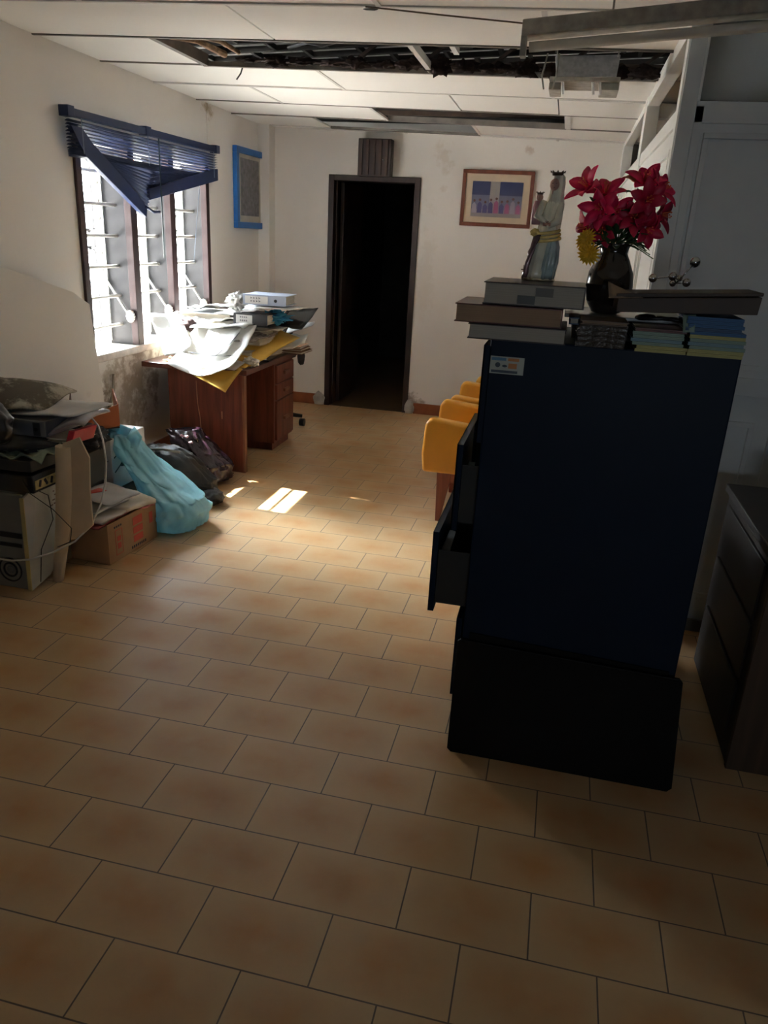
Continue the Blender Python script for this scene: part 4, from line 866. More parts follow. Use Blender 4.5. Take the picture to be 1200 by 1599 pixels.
# long dark box
lb = thing('long_box', 'long dark brown flat box lying across the blue booklets', 'box', (1.45, 0.96, ZC + 0.098))
M_lb = mat('box_brown', (0.055, 0.038, 0.028), 0.6, var=0.15)
MB().prism([(1.29, 0.895, 1.421), (1.622, 0.895, 1.436), (1.625, 0.895, 1.478), (1.29, 0.895, 1.455)], (0, 0.16, 0)).build('box_body', M_lb, lb, bevel=0.002)
MB().prism([(1.285, 0.90, 1.456), (1.628, 0.90, 1.480), (1.628, 0.90, 1.488), (1.285, 0.90, 1.466)], (0, 0.165, 0)).build('lid', M_lb, lb, bevel=0.002)
MB().sheet((1.268, 0.90, 1.453), (1.35, 0.895, 1.459), (1.32, 0.92, 1.470), (1.262, 0.93, 1.490), nu=5, nv=4, crumple=0.006, th=0.003, cs=20).build('torn_flap', mat('torn_card', (0.22, 0.16, 0.11), 0.8), lb)
# ---- molecule model
mo = thing('molecule_model', 'ball and stick model with steel balls on the long dark box', 'model', (1.46, 1.02, 1.47))
yb_ = 1.02
P_ = [(1.475, yb_, 1.548), (1.378, yb_, 1.503), (1.427, yb_, 1.510), (1.463, yb_, 1.497), (1.433, yb_ + .03, 1.492), (1.45, yb_ + 0.05, 1.505)]
M_steel = mat('steel', (0.55, 0.55, 0.55), 0.15, 1.0, var=0.05)
for i, (p, r) in enumerate(zip(P_, (0.0135, 0.011, 0.011, 0.011, 0.009, 0.009))): MB().ball(p, r).build('ball', M_steel, mo)
hubp = (1.438, yb_, 1.494)
for a, b in ((hubp, P_[0]), (P_[1], P_[2]), (P_[2], hubp), (hubp, P_[3]), (hubp, P_[4]), (P_[3], P_[5])): MB().tube([a, b], 0.0022, 7).build('rod', M_steel, mo)
# ---- vase
M_vase = mat('vase_glaze', (0.030, 0.022, 0.017), 0.12, var=0.3, scale=3, coat=0.6)
vz = ZC + 0.070; VX, VY = 1.276, 1.13
tag(MB().lathe((VX, VY, vz), [(0.028, 0), (0.040, 0.004), (0.058, 0.035), (0.064, 0.075), (0.060, 0.11), (0.045, 0.145), (0.036, 0.162), (0.040, 0.178), (0.047, 0.186), (0.044, 0.186), (0.033, 0.165), (0.030, 0.05), (0.002, 0.045)], 40).build('vase', M_vase), 'round dark brown vase holding red lilies on the filing cabinet', 'vase')
# ---- flowers
M_red = mat('petal_red', (0.85, 0.018, 0.11), 0.5, var=0.25, scale=20); M_red2 = mat('petal_deep_red', (0.55, 0.012, 0.06), 0.5, var=0.25, scale=20); M_orange = mat('petal_orange', (0.75, 0.16, 0.05), 0.5, var=0.2)
M_yelp = mat('petal_yellow', (0.85, 0.52, 0.03), 0.5, var=0.15); M_leaf = mat('leaf_green', (0.03, 0.075, 0.025), 0.5, var=0.35, scale=15); M_stem = mat('stem_green', (0.04, 0.09, 0.03), 0.5)
def petal(mb, base, d, nrm, length, width, curl, mi=0, n=7):
    """a leaf shaped blade along d that curls toward -nrm, with a crease and thickness"""
    d = d.normalized(); side = d.cross(nrm).normalized(); nrm = side.cross(d).normalized()
    rows = []; p = V(base); dirv = d.copy(); step = length / n
    for i in range(n + 1):
        u = i / n; wdt = width * (math.sin(math.pi * min(1, (u * 0.92 + 0.07))) ** 0.75) * 0.5
        nn = side.cross(dirv).normalized()
        rows.append((p - side * wdt + nn * wdt * 0.25, p.copy(), p + side * wdt + nn * wdt * 0.25, nn))
        ang = curl * (0.3 + u) / n; dirv = (dirv - nn * ang).normalized(); p = p + dirv * step
    th = 0.0008; top = [q + r[3] * th for r in rows for q in r[:3]]; bot = [q - r[3] * th for r in rows for q in r[:3]]
    k = len(top); fs = []
    for i in range(n):
        for c in range(2):
            a = i * 3 + c; fs += [(a, a + 1, a + 4, a + 3), (k + a, k + a + 3, k + a + 4, k + a + 1)]
        fs += [(i * 3, i * 3 + 3, k + i * 3 + 3, k + i * 3), (i * 3 + 2, k + i * 3 + 2, k + i * 3 + 5, i * 3 + 5)]
    mb.add(top + bot, fs, mi, True)
mouth = V((VX, VY, vz + 0.17))
def lily(head, face, size, label, m, np_=6, grp=None, seed=0):
    rg = random.Random(seed); head = V(head); face = V(face).normalized()
    t_ = thing('artificial_lily', label, 'flower', mouth, grp)
    mid = (mouth + head) / 2 + V((0, 0, 0.012))
    st = MB().tube([mouth + V((0, 0, -0.06)), mouth + (mid - mouth) * 0.3, mid, head - face * 0.018], 0.0022, 6).build('stem', M_stem, t_)
    a = face.orthogonal().normalized(); b = face.cross(a)
    for k in range(np_):
        an = 2 * math.pi * k / np_ + rg.uniform(-.2, .2); r = a * math.cos(an) + b * math.sin(an)
        mb = MB(); L_ = size * rg.uniform(0.85, 1.1)
        petal(mb, head + r * 0.003, (face * 0.75 + r * (0.9 if k % 2 else 0.6)), face * 0.6 - r, L_, size * 0.52, -rg.uniform(-1.5, -0.6), 0)
        mb.build('petal', m, t_)
    sm = MB()
    for k in range(5):
        an = 2 * math.pi * k / 5; e = head + face * size * 0.6 + (a * math.cos(an) + b * math.sin(an)) * 0.008
        sm.tube([head, e], 0.0008, 5); sm.ball(e, 0.002, n=5)
    sm.build('stamen', M_orange, t_)
    for k in range(3):
        mb = MB(); f = 0.55 + 0.15 * k; bp = mouth.lerp(head, f); dv = V((rg.uniform(-1, 1), rg.uniform(-1, .6), rg.uniform(-.25, .5)))
        petal(mb, bp, dv, V((0, 0, 1)), 0.055, 0.022, 0.8); mb.build('leaf', M_leaf, t_)
H = lambda dx, dz, dy=0.0: (VX + dx, VY + dy, vz + 0.17 + dz)
spec = [(H(-0.085, 0.150, 0.0), (-0.7, -0.5, 0.55), 0.066, 'tallest red lily over the statue side of the bouquet, petal pointing straight up', M_red),
        (H(-0.045, 0.135, 0.02), (0.1, -0.5, 0.9), 0.064, 'red lily opening upwards next to the tallest one', M_red),
        (H(-0.050, 0.100, -0.03), (-0.3, -0.9, 0.1), 0.058, 'bright red lily facing forward in the statue-side cluster', M_red),
        (H(-0.02, 0.095, -0.02), (0.3, -0.9, 0.2), 0.055, 'red lily at the inner side of the statue-side cluster', M_red),
        (H(-0.075, 0.055, -0.01), (-0.9, -0.4, 0.0), 0.052, 'deep red lily sticking out low above the yellow bloom', M_red2),
        (H(-0.04, 0.05, -0.03), (-0.1, -1, -0.1), 0.05, 'dark red lily low in the middle of the bouquet', M_red2),
        (H(0.055, 0.165, 0.0), (0.0, -0.6, 0.8), 0.062, 'topmost red lily of the partition-side cluster', M_red),
        (H(0.085, 0.150, 0.0), (0.8, -0.4, 0.5), 0.062, 'large red lily whose petals curl out over the white partition', M_red),
        (H(0.060, 0.125, -0.04), (0.2, -1, 0.1), 0.060, 'deep red lily facing forward in the partition-side cluster', M_red2),
        (H(0.095, 0.095, -0.01), (0.9, -0.4, 0.0), 0.062, 'crimson lily with one petal hooked downwards at the outer edge', M_red2),
        (H(0.040, 0.085, -0.03), (-0.2, -1, 0.1), 0.055, 'shadowed red lily near the middle of the partition-side cluster', M_red2),
        (H(0.070, 0.060, -0.03), (0.4, -0.9, -0.2), 0.055, 'lowest red lily of the partition-side cluster', M_red2),
        (H(0.035, 0.175, 0.03), (-0.3, 0.2, 1.0), 0.040, 'small orange-red bud at the very top of the bouquet', M_orange)]
for i, (h, f, s_, lab, m_) in enumerate(spec): lily(h, f, s_, lab, m_, 6, None, i)
def mum(head, face, size, label):
    head = V(head); face = V(face).normalized(); t_ = thing('artificial_chrysanthemum', label, 'flower', mouth)
    MB().tube([mouth + V((0, 0, -0.05)), mouth + V((-0.02, -0.01, 0.02)), head], 0.0022, 6).build('stem', M_stem, t_)
    a = face.orthogonal().normalized(); b = face.cross(a); mb = MB()
    for ring, (n_, l_, up) in enumerate(((18, 1.0, 0.15), (14, 0.8, 0.5), (10, 0.55, 1.1))):
        for k in range(n_):
            an = 2 * math.pi * (k + ring * 0.5) / n_; r = a * math.cos(an) + b * math.sin(an)
            petal(mb, head, r + face * up, face, size * l_, size * 0.25, 0.4, n=4)
    mb.build('petals', M_yelp, t_)
mum(H(-0.080, 0.022, -0.05), (-0.6, -0.8, 0.3), 0.032, 'upper yellow chrysanthemum hanging beside the vase neck')
mum(H(-0.068, -0.012, -0.06), (-0.4, -0.9, -0.3), 0.034, 'lower yellow chrysanthemum drooping over the vase shoulder')
lf = thing('foliage_sprig', 'dark green leaf sprays around the mouth of the vase', 'leaves', mouth)
rg = random.Random(11)
for k in range(46):
    an = rg.uniform(0, 2 * math.pi); el = rg.uniform(-0.05, 1.0)
    d = V((math.cos(an) * (1.1 - 0.5 * el), math.sin(an) * 0.8 * (1.1 - .5 * el), el)); L_ = rg.uniform(0.03, 0.075)
    mb = MB(); bp = mouth + d.normalized() * rg.uniform(0.008, 0.045) + V((0, 0, 0.012))
    petal(mb, bp, d, V((0, 0, 1)), L_, L_ * 0.34, rg.uniform(0.2, 1.1)); mb.build('leaf', M_leaf, lf)
MB().tube([mouth + V((0, 0, -0.02)), mouth + V((0.01, -0.01, 0.03))], 0.006, 6).build('stem', M_stem, lf)
for k in range(4):
    e = mouth + V((0.075 + 0.01 * k, -0.01, 0.012 - 0.01 * k))
    MB().tube([mouth + V((0.01, 0, 0.01)), mouth + V((0.05, 0, 0.025 - 0.004 * k)), e], 0.0014, 5).build('tendril', M_stem, lf)
# ---- statuette: standing draped crowned figure with a crowned child on her arm
SX, SY, SZ = 1.085, 1.10, ZC + 0.149
M_pearl = mat('pearl_glaze', (0.90, 0.86, 0.70), 0.15, 0.0, var=0.15, scale=25, coat=0.6); M_goldg = mat('gold_glaze', (0.85, 0.66, 0.25), 0.25, 0.0, var=0.25, scale=30)
M_teal = mat('robe_teal', (0.45, 0.56, 0.55), 0.25, 0.0, var=0.3, scale=25, coat=0.5); M_face = mat('painted_skin', (0.65, 0.38, 0.30), 0.45, var=0.06); M_pink = mat('robe_pink', (0.75, 0.42, 0.42), 0.3, 0.0, var=0.15); M_bronze = mat('bronze', (0.10, 0.07, 0.05), 0.35, 0.6, var=0.2)
stt = thing('statuette', 'glazed statuette of a crowned robed woman holding a child', 'statuette', (SX, SY, SZ))
def robe(cx_, cy_, prof, folds, amp, n=48, lean=0.0):
    vs = []; 
    for (rx, ry, z) in prof:
        for j in range(n):
            t = 2 * math.pi * j / n; f = 1 + amp * math.sin(folds * t + z * 20) * (1 - min(1, z / 0.3)) + amp * 0.5 * math.sin(folds * 2.3 * t + 1 + z * 9)
            vs.append((cx_ + rx * math.cos(t) * f + lean * z, cy_ + ry * math.sin(t) * f, SZ + z))
    k = len(prof); fs = [(i * n + j, i * n + (j + 1) % n, (i + 1) * n + (j + 1) % n, (i + 1) * n + j) for i in range(k - 1) for j in range(n)]
    fs += [tuple(range(n))[::-1], tuple((k - 1) * n + j for j in range(n))]
    return MB().add(vs, fs, 0, True)
robe(SX - 0.006, SY, [(0.042, 0.030, 0), (0.042, 0.030, 0.02), (0.035, 0.027, 0.07), (0.028, 0.025, 0.12), (0.026, 0.023, 0.15), (0.027, 0.022, 0.18), (0.022, 0.018, 0.20), (0.010, 0.01, 0.212)], 9, 0.10, lean=0.10).build('gown', M_pearl, stt)
robe(SX + 0.008, SY - 0.006, [(0.027, 0.026, 0.004), (0.027, 0.026, 0.05), (0.022, 0.024, 0.09), (0.012, 0.020, 0.115), (0.004, 0.012, 0.125)], 7, 0.14, lean=0.12).build('overskirt', M_teal, stt)
robe(SX + 0.004, SY + 0.004, [(0.024, 0.02, 0.12), (0.026, 0.022, 0.16), (0.0245, 0.02, 0.20), (0.019, 0.018, 0.225), (0.018, 0.018, 0.25), (0.015, 0.016, 0.268), (0.006, 0.006, 0.275)], 5, 0.05, lean=0.07).build('veil', M_pearl, stt)
hd = MB().ball((SX + 0.012, SY - 0.008, SZ + 0.247), 0.0135, n=14, sz=1.2); hd.ball((SX + 0.009, SY - 0.0215, SZ + 0.246), 0.0025, n=6); hd.tube([(SX + 0.012, SY - 0.004, SZ + 0.215), (SX + 0.012, SY - 0.006, SZ + 0.24)], 0.007, 10)
hd.build('head', M_face, stt)
fe = MB()
for dx in (-0.005, 0.005): fe.ball((SX + 0.011 + dx, SY - 0.0208, SZ + 0.2495), 0.0012, n=5)
fe.ball((SX + 0.011, SY - 0.0205, SZ + 0.2395), 0.0018, n=5, sz=0.5); fe.build('facial_features', M_bronze, stt)
def crown(c, r, h, name='crown'):
    mb = MB().lathe(c, [(r * 0.85, 0), (r * 0.9, h * 0.3), (r, h * 0.5), (r * 0.9, h * 0.5), (r * 0.7, 0.001)], 20)
    for k in range(8):
        a = 2 * math.pi * k / 8; q = V(c) + V((r * math.cos(a), r * math.sin(a), h * 0.45)); mb.tube([q, q + V((r * 0.2 * math.cos(a), r * 0.2 * math.sin(a), h * 0.3))], r * 0.15, 6, radii=[r * 0.2, r * 0.04])
    return mb.build(name, M_bronze, stt)
crown((SX + 0.016, SY, SZ + 0.270), 0.0165, 0.016)
# arms: near arm folded across the waist, other carrying the child
MB().tube([(SX - 0.012, SY - 0.012, SZ + 0.205), (SX - 0.024, SY - 0.024, SZ + 0.165), (SX + 0.002, SY - 0.034, SZ + 0.150)], 0.008, 10, radii=[0.010, 0.011, 0.006]).build('sleeve', M_pearl, stt)
MB().tube([(SX + 0.034, SY - 0.005, SZ + 0.20), (SX + 0.030, SY - 0.026, SZ + 0.155), (SX + 0.004, SY - 0.034, SZ + 0.140)], 0.008, 10, radii=[0.010, 0.012, 0.006]).build('sleeve', M_pearl, stt)
hm = MB()
for hxp, sgn in ((SX + 0.002, 1), (SX + 0.004, -1)):
    hm.ball((hxp, SY - 0.036, SZ + 0.146), 0.0045, n=8, sz=0.8)
    for k in range(4): hm.tube([(hxp, SY - 0.037, SZ + 0.149 - k * 0.0022), (hxp - sgn * 0.009, SY - 0.040, SZ + 0.150 - k * 0.0022)], 0.0012, 5)
    hm.tube([(hxp, SY - 0.037, SZ + 0.149), (hxp - sgn * 0.003, SY - 0.040, SZ + 0.155)], 0.0013, 5)
hm.build('hands', M_face, stt)
sa = MB()
for k in range(3):
    z = SZ + 0.108 + k * 0.010
    sa.tube([(SX + 0.008 + (0.034 - .002 * k) * math.cos(a * math.pi / 12), SY + (0.030) * math.sin(a * math.pi / 12), z + 0.006 * math.sin(a * math.pi / 12 + 1)) for a in range(25)], 0.0042, 7)
sa.build('gold_sash', M_goldg, stt)
MB().lump((SX - 0.026, SY - 0.012, SZ + 0.125), (0.013, 0.010, 0.010), 0.4, seed=4, sub=3).build('gold_knot', M_goldg, stt)
robe(SX - 0.028, SY - 0.012, [(0.010, 0.009, 0.145), (0.014, 0.012, 0.16), (0.012, 0.010, 0.19), (0.008, 0.008, 0.205)], 5, 0.08).build('child_robe', M_pink, stt)
MB().ball((SX - 0.024, SY - 0.015, SZ + 0.214), 0.0095, n=10).build('child_head', M_face, stt)
crown((SX - 0.024, SY - 0.013, SZ + 0.221), 0.0095, 0.010, 'child_crown')
MB().sheet((SX - 0.045, SY - 0.02, SZ + 0.004), (SX - 0.035, SY - 0.03, SZ + 0.006), (SX - 0.012, SY - 0.03, SZ + 0.12), (SX - 0.03, SY - 0.01, SZ + 0.11), nu=5, nv=8, bow=0.012, crumple=0.008, th=0.004, cs=40).build('cape', mat('cape_plum', (0.20, 0.12, 0.13), 0.2, 0.3, var=0.4, scale=40, coat=0.6), stt)
MB().lathe((SX, SY, SZ - 0.001), [(0.040, 0), (0.042, 0.003), (0.040, 0.007)], 24, sy=0.85).build('base', M_pearl, stt)
MB().box(SX - 0.047, SX - 0.0455, SY - 0.03, SY - 0.0285, SZ, SZ + 0.04).box(SX - 0.053, SX - 0.040, SY - 0.03, SY - 0.0285, SZ + 0.026, SZ + 0.029).build('small_cross', M_bronze, stt)

# ================================================================== DARK DESK AT THE EDGE
rd = thing('wooden_desk', 'dark wooden desk standing in the gloom beside the filing cabinet', 'desk', (2.2, 1.44, 0))
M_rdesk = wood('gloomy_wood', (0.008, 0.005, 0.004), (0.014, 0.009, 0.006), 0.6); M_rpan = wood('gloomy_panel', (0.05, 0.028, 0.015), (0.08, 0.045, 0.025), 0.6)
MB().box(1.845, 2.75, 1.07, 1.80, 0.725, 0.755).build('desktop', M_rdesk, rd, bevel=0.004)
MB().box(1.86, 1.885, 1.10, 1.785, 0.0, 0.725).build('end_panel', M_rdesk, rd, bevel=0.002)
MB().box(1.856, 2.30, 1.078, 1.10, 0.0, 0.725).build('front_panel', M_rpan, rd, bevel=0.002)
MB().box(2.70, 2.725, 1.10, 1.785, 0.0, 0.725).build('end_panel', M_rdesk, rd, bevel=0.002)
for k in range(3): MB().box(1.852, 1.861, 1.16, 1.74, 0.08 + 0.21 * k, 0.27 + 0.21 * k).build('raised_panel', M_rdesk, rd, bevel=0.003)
tag(MB().lump((2.03, 1.62, 0.815), (0.05, 0.06, 0.06), 0.25, seed=50, sub=3, flat=0.756).build('dark_bag', M_black), 'small black bundle on the far end of the dark desk', 'bag')
tag(MB().box(1.93, 2.15, 1.15, 1.42, 0.757, 0.80, rot=(0, 0, 0.15)).build('dark_case', mat('case_black', (0.015, 0.015, 0.015), 0.4), None, 0.006), 'flat black case lying on the near part of the dark desk', 'case')

# ================================================================== WHITE BOARD LEANING ON THE WINDOW WALL
M_wb = wall_material('leaning_board_paint', (0.72, 0.695, 0.645), stains=[((-1.42, 1.75, 0.62), (0.4, 0.9, 0.20), (0.22, 0.19, 0.14), 0.8)])
def LB(y, z): return (-1.262 - 0.178 * z, y, z)
wb = MB().prism([LB(1.2, 1.62), LB(2.03, 1.372), LB(2.66, 1.19), LB(2.785, 1.118), LB(2.70, 0.52), LB(2.66, 0.20), LB(1.2, 0.20)], (0.010, 0, 0.0))
tag(wb.build('leaning_board', M_wb), 'large cream board with clipped corner leaning on the window wall', 'board')

# ================================================================== HEAP ON THE FLOOR BY THE BOARD
# computer tower
pc = thing('computer_tower', 'old beige computer tower lying at the near end of the heap', 'computer', (-1.12, 1.66, 0))
M_pc = mat('pc_beige', (0.20, 0.19, 0.16), 0.5, var=0.08)
MB().box(-1.24, -1.045, 1.50, 1.90, 0, 0.455).build('case', M_pc, pc, bevel=0.006)
MB().box(-1.235, -1.0, 1.483, 1.50, 0.0, 0.45).build('front_panel', M_pc, pc, bevel=0.006)
for z0, z1, x1 in ((0.248, 0.272, -1.015), (0.205, 0.222, -1.02)): MB().box(-1.22, x1, 1.478, 1.484, z0, z1).build('drive_slot', M_black, pc)
MB().tube([(-1.095 + 0.055 * math.cos(a * math.pi / 12), 1.481, 0.09 + 0.055 * math.sin(a * math.pi / 12)) for a in range(25)], 0.004, 6).build('ring_trim', M_black, pc)
MB().tube([(-1.095 + 0.032 * math.cos(a * math.pi / 12), 1.481, 0.09 + 0.032 * math.sin(a * math.pi / 12)) for a in range(25)], 0.005, 6).build('ring_trim', M_black, pc)
MB().ball((-1.095, 1.481, 0.09), 0.02, n=10, sy=0.4).build('power_button', mat('button_grey', (0.12, 0.12, 0.12), 0.3), pc)
# white printed carton panel beside it
pb = thing('printed_card', 'white printed card with yellow edge standing against the computer', 'cardboard', (-1.0, 1.6, 0))
card = MB().prism([(-0.995, 1.478, 0.0), (-0.990, 1.486, 0.435), (-0.965, 1.54, 0.478), (-0.955, 1.75, 0.50), (-0.97, 1.72, 0.14), (-0.985, 1.60, 0.03)], (-0.010, 0.004, 0)); card.build('card', mat('card_white', (0.50, 0.50, 0.46), 0.6, var=0.1), pb)
MB().prism([(-1.012, 1.476, 0.0), (-0.994, 1.476, 0.0), (-0.989, 1.484, 0.437), (-1.007, 1.482, 0.437)], (0, 0.004, 0)).build('yellow_edge', mat('edge_yellow', (0.50, 0.40, 0.16), 0.6, var=0.1), pb)
tx = MB()
for k in range(5):
    y0_ = 1.53 + 0.008 * k; z = 0.42 - 0.018 * k
    for j in range(6):
        tx.box(-0.9885 + 0.1326 * (y0_ + j * 0.022 - 1.486), -0.9855 + 0.1326 * (y0_ + j * 0.022 - 1.486) + 0.002, y0_ + j * 0.022, y0_ + j * 0.022 + 0.016, z - 0.003 + j * 0.004, z + 0.003 + j * 0.004)
tx.build('printed_text', mat('text_brown', (0.16, 0.10, 0.08), 0.6), pb)
# rolled cream card
rcd = thing('rolled_card', 'tall cream card half rolled, standing between computer and carton', 'cardboard', (-0.90, 1.64, 0))
M_cream = mat('card_cream', (0.62, 0.50, 0.34), 0.7, var=0.08)
rt = MB(); pts_ = [V((-0.955, 1.61, 0.0)), V((-0.935, 1.615, 0.12)), V((-0.905, 1.62, 0.28)), V((-0.885, 1.625, 0.45)), V((-0.872, 1.63, 0.645))]
rt.tube(pts_, 0.03, 20, radii=[0.023, 0.028, 0.034, 0.036, 0.034]); rt.build('rolled_edge', M_cream, rcd)
cp_ = [(-0.90, 0.205), (-0.845, 0.215), (-0.775, 0.285), (-0.775, 0.45), (-0.765, 0.60), (-0.800, 0.690), (-0.87, 0.66)]
fl_ = MB(); n_ = len(cp_)
fl_.prism([(x, 1.615 + 0.25 * (x + 0.90), z) for x, z in cp_], (0.002, 0.006, 0)); fl_.build('flat_card', M_cream, rcd)
# black device with yellow label
bdv = thing('black_device', 'black electronic box with yellow label on top of the computer', 'device', (-1.08, 1.65, 0.457))
MB().prism([(-1.30, 1.475, 0.458), (-0.945, 1.50, 0.458), (-0.915, 1.72, 0.470), (-1.28, 1.72, 0.470)], (0, 0, 0.078)).build('casing', M_black, bdv, bevel=0.005)
MB().prism([(-0.942, 1.51, 0.473), (-0.917, 1.70, 0.480), (-0.917, 1.70, 0.525), (-0.942, 1.51, 0.513)], (0.0025, 0, 0)).build('yellow_label', mat('label_yellow', (0.55, 0.45, 0.2), 0.5, var=0.3, scale=40), bdv)
lt_ = MB()
for i in range(5): lt_.box(-0.9375 + 0.0046 * i, -0.934 + 0.0046 * i, 1.53 + 0.033 * i, 1.542 + 0.033 * i, 0.482, 0.512, rot=(0.5 if i % 2 else -0.3, 0, 0))
lt_.build('label_print', M_ink, bdv)
tag(MB().prism([(-1.27, 1.50, 0.545), (-0.96, 1.52, 0.545), (-0.94, 1.72, 0.548), (-1.25, 1.74, 0.548)], (0, 0, 0.05)).build('dark_carton', mat('carton_dark', (0.06, 0.055, 0.045), 0.8), None, 0.004), 'shallow dark carton on top of the black device', 'box')
tag(MB().sheet((-1.12, 1.50, 0.607), (-0.93, 1.55, 0.600), (-0.95, 1.73, 0.612), (-1.16, 1.68, 0.618), nu=12, nv=10, crumple=0.035, th=0.005, cs=16, seed=60).build('green_cloth', mat('cloth_green', (0.22, 0.27, 0.20), 0.9, var=0.2, bump=0.5)), 'pale green crumpled cloth on the dark carton', 'cloth')
# grey box file on the pile with red book
gb = thing('box_file', 'grey box file with dark end lying near the top of the heap', 'file', (-1.12, 1.84, 0.64))
MB().prism([(-1.38, 1.72, 0.632), (-1.03, 1.735, 0.640), (-1.03, 1.735, 0.715), (-1.38, 1.72, 0.715)], (0.03, 0.24, 0.01)).build('case', mat('file_slate', (0.20, 0.21, 0.235), 0.5, var=0.1), gb, bevel=0.004)
MB().prism([(-1.09, 1.7265, 0.645), (-1.055, 1.728, 0.646), (-1.055, 1.728, 0.708), (-1.09, 1.7265, 0.707)], (0, 0.004, 0)).build('finger_plate', mat('plate_dark', (0.045, 0.055, 0.06), 0.4), gb, bevel=0.002)
MB().tube([(-1.073, 1.722, 0.677), (-1.073, 1.729, 0.677)], 0.009, 14).build('finger_ring', M_black, gb)
tag(MB().sheet((-1.02, 1.735, 0.655), (-0.85, 1.76, 0.715), (-0.86, 1.98, 0.735), (-1.0, 1.97, 0.70), nu=8, nv=8, bow=0.03, crumple=0.01, th=0.012, seed=61).build('clear_sleeve', mat('sleeve_grey', (0.34, 0.33, 0.36), 0.25, var=0.2)), 'shiny grey plastic sleeve of papers bulging beside the box file', 'file')
tag(MB().sheet((-1.30, 1.73, 0.728), (-0.92, 1.75, 0.742), (-0.85, 2.0, 0.76), (-1.28, 2.0, 0.745), nu=10, nv=6, bow=0.006, crumple=0.012, th=0.006, seed=62).build('paper_sheet', M_paper3), 'dusty grey papers spread across the top of the box file', 'paper')
rbk = folder(-1.04, -0.90, 1.74, 1.92, 0.622, 0.64, M_paper2, 'bundle of brown-edged papers beneath the grey box file', 0.1, None, 'paper_bundle')
tag(MB().prism([(-0.915, 1.70, 0.628), (-0.885, 1.705, 0.632), (-0.872, 1.72, 0.69), (-0.90, 1.715, 0.69)], (0.02, 0.14, 0.0)).build('red_book', mat('book_red', (0.42, 0.015, 0.03), 0.4, var=0.1), None, 0.002), 'small bright red book standing under the grey sleeve', 'book')
tag(MB().lump((-1.12, 1.66, 0.625), (0.16, 0.10, 0.022), 0.4, seed=63, sub=3).build('dark_cloth', mat('cloth_black', (0.03, 0.03, 0.03), 0.9)), 'dark cloth squashed under the grey box file', 'cloth')
# orange open box, archive box and cartons
ob = thing('orange_box', 'open orange cardboard box tilted at the top of the heap', 'box', (-1.17, 2.40, 0.50))
MB().prism([(-1.215, 2.18, 0.53), (-1.20, 2.18, 0.585), (-1.048, 2.36, 0.668), (-1.048, 2.36, 0.55)], (-0.006, 0.006, 0)).build('front_panel', mat('card_orange', (0.42, 0.11, 0.03), 0.6, var=0.1), ob)
MB().prism([(-1.048, 2.36, 0.55), (-1.048, 2.36, 0.668), (-1.20, 2.56, 0.70), (-1.20, 2.56, 0.58)], (-0.006, 0.0, 0)).build('side_panel', mat('card_orange', (0.42, 0.11, 0.03), 0.6), ob)
MB().prism([(-1.22, 2.18, 0.53), (-1.05, 2.36, 0.54), (-1.20, 2.56, 0.57), (-1.345, 2.38, 0.56)], (0, 0, 0.005)).build('bottom_panel', mat('card_orange_dark', (0.10, 0.04, 0.02), 0.7), ob)
MB().prism([(-1.22, 2.18, 0.58), (-1.345, 2.38, 0.60), (-1.345, 2.38, 0.70), (-1.22, 2.18, 0.665)], (0.006, 0, 0)).build('back_panel', mat('card_brown2', (0.14, 0.08, 0.05), 0.7), ob)
ab = thing('archive_box', 'white and green archive box behind the blue plastic bag', 'box', (-1.15, 2.42, 0.17))
a_pts = [(-1.285, 2.263, 0.205), (-1.075, 2.30, 0.205), (-1.06, 2.62, 0.205), (-1.285, 2.62, 0.205)]
MB().prism(a_pts, (0, 0, 0.28)).build('carton', mat('card_offwhite', (0.80, 0.77, 0.76), 0.7, var=0.08), ab, bevel=0.004)
gp = MB(); gp.prism([(-1.30, 2.257, 0.206), (-1.18, 2.279, 0.206), (-1.18, 2.279, 0.265), (-1.30, 2.257, 0.285)], (0, -0.003, 0)); gp.build('green_band', mat('print_green', (0.02, 0.12, 0.08), 0.5), ab)
gl = MB(); gl.tube([(-1.19, 2.274, 0.33), (-1.19, 2.274, 0.22)], 0.002, 5); gl.tube([(-1.19, 2.274, 0.33), (-1.09, 2.293, 0.37)], 0.002, 5); gl.tube([(-1.072, 2.32, 0.30), (-1.064, 2.5, 0.40)], 0.003, 5); gl.tube([(-1.072, 2.32, 0.38), (-1.064, 2.5, 0.46)], 0.003, 5)
gl.ball((-1.069, 2.40, 0.33), 0.02, n=8, sx=0.1, sy=1.6, sz=0.7); gl.build('printed_lines', mat('print_dark', (0.03, 0.06, 0.07), 0.5), ab)
tag(MB().box(-1.245, -1.06, 2.27, 2.62, 0.0, 0.20).build('dark_carton', mat('carton_dark', (0.06, 0.055, 0.045), 0.8), None, 0.004), 'dark carton on the floor carrying the white and green archive box', 'box')
tag(MB().lump((-1.14, 2.16, 0.52), (0.11, 0.14, 0.07), 0.35, seed=64, sub=4, creases=0.2).build('dark_bundle', mat('cloth_charcoal', (0.035, 0.033, 0.035), 0.8, bump=0.4)), 'charcoal cloth bundle wedged between orange box and box file', 'cloth')
tag(MB().box(-1.25, -1.09, 1.93, 2.24, 0.0, 0.30).build('dark_carton', mat('carton_dark', (0.06, 0.055, 0.045), 0.8), None, 0.004), 'dark carton standing behind the brown printed carton', 'box')
tag(MB().box(-1.30, -1.06, 1.95, 2.22, 0.302, 0.47).build('dark_carton', mat('carton_dark', (0.06, 0.055, 0.045), 0.8), None, 0.004), 'upper dark carton below the charcoal cloth bundle', 'box')
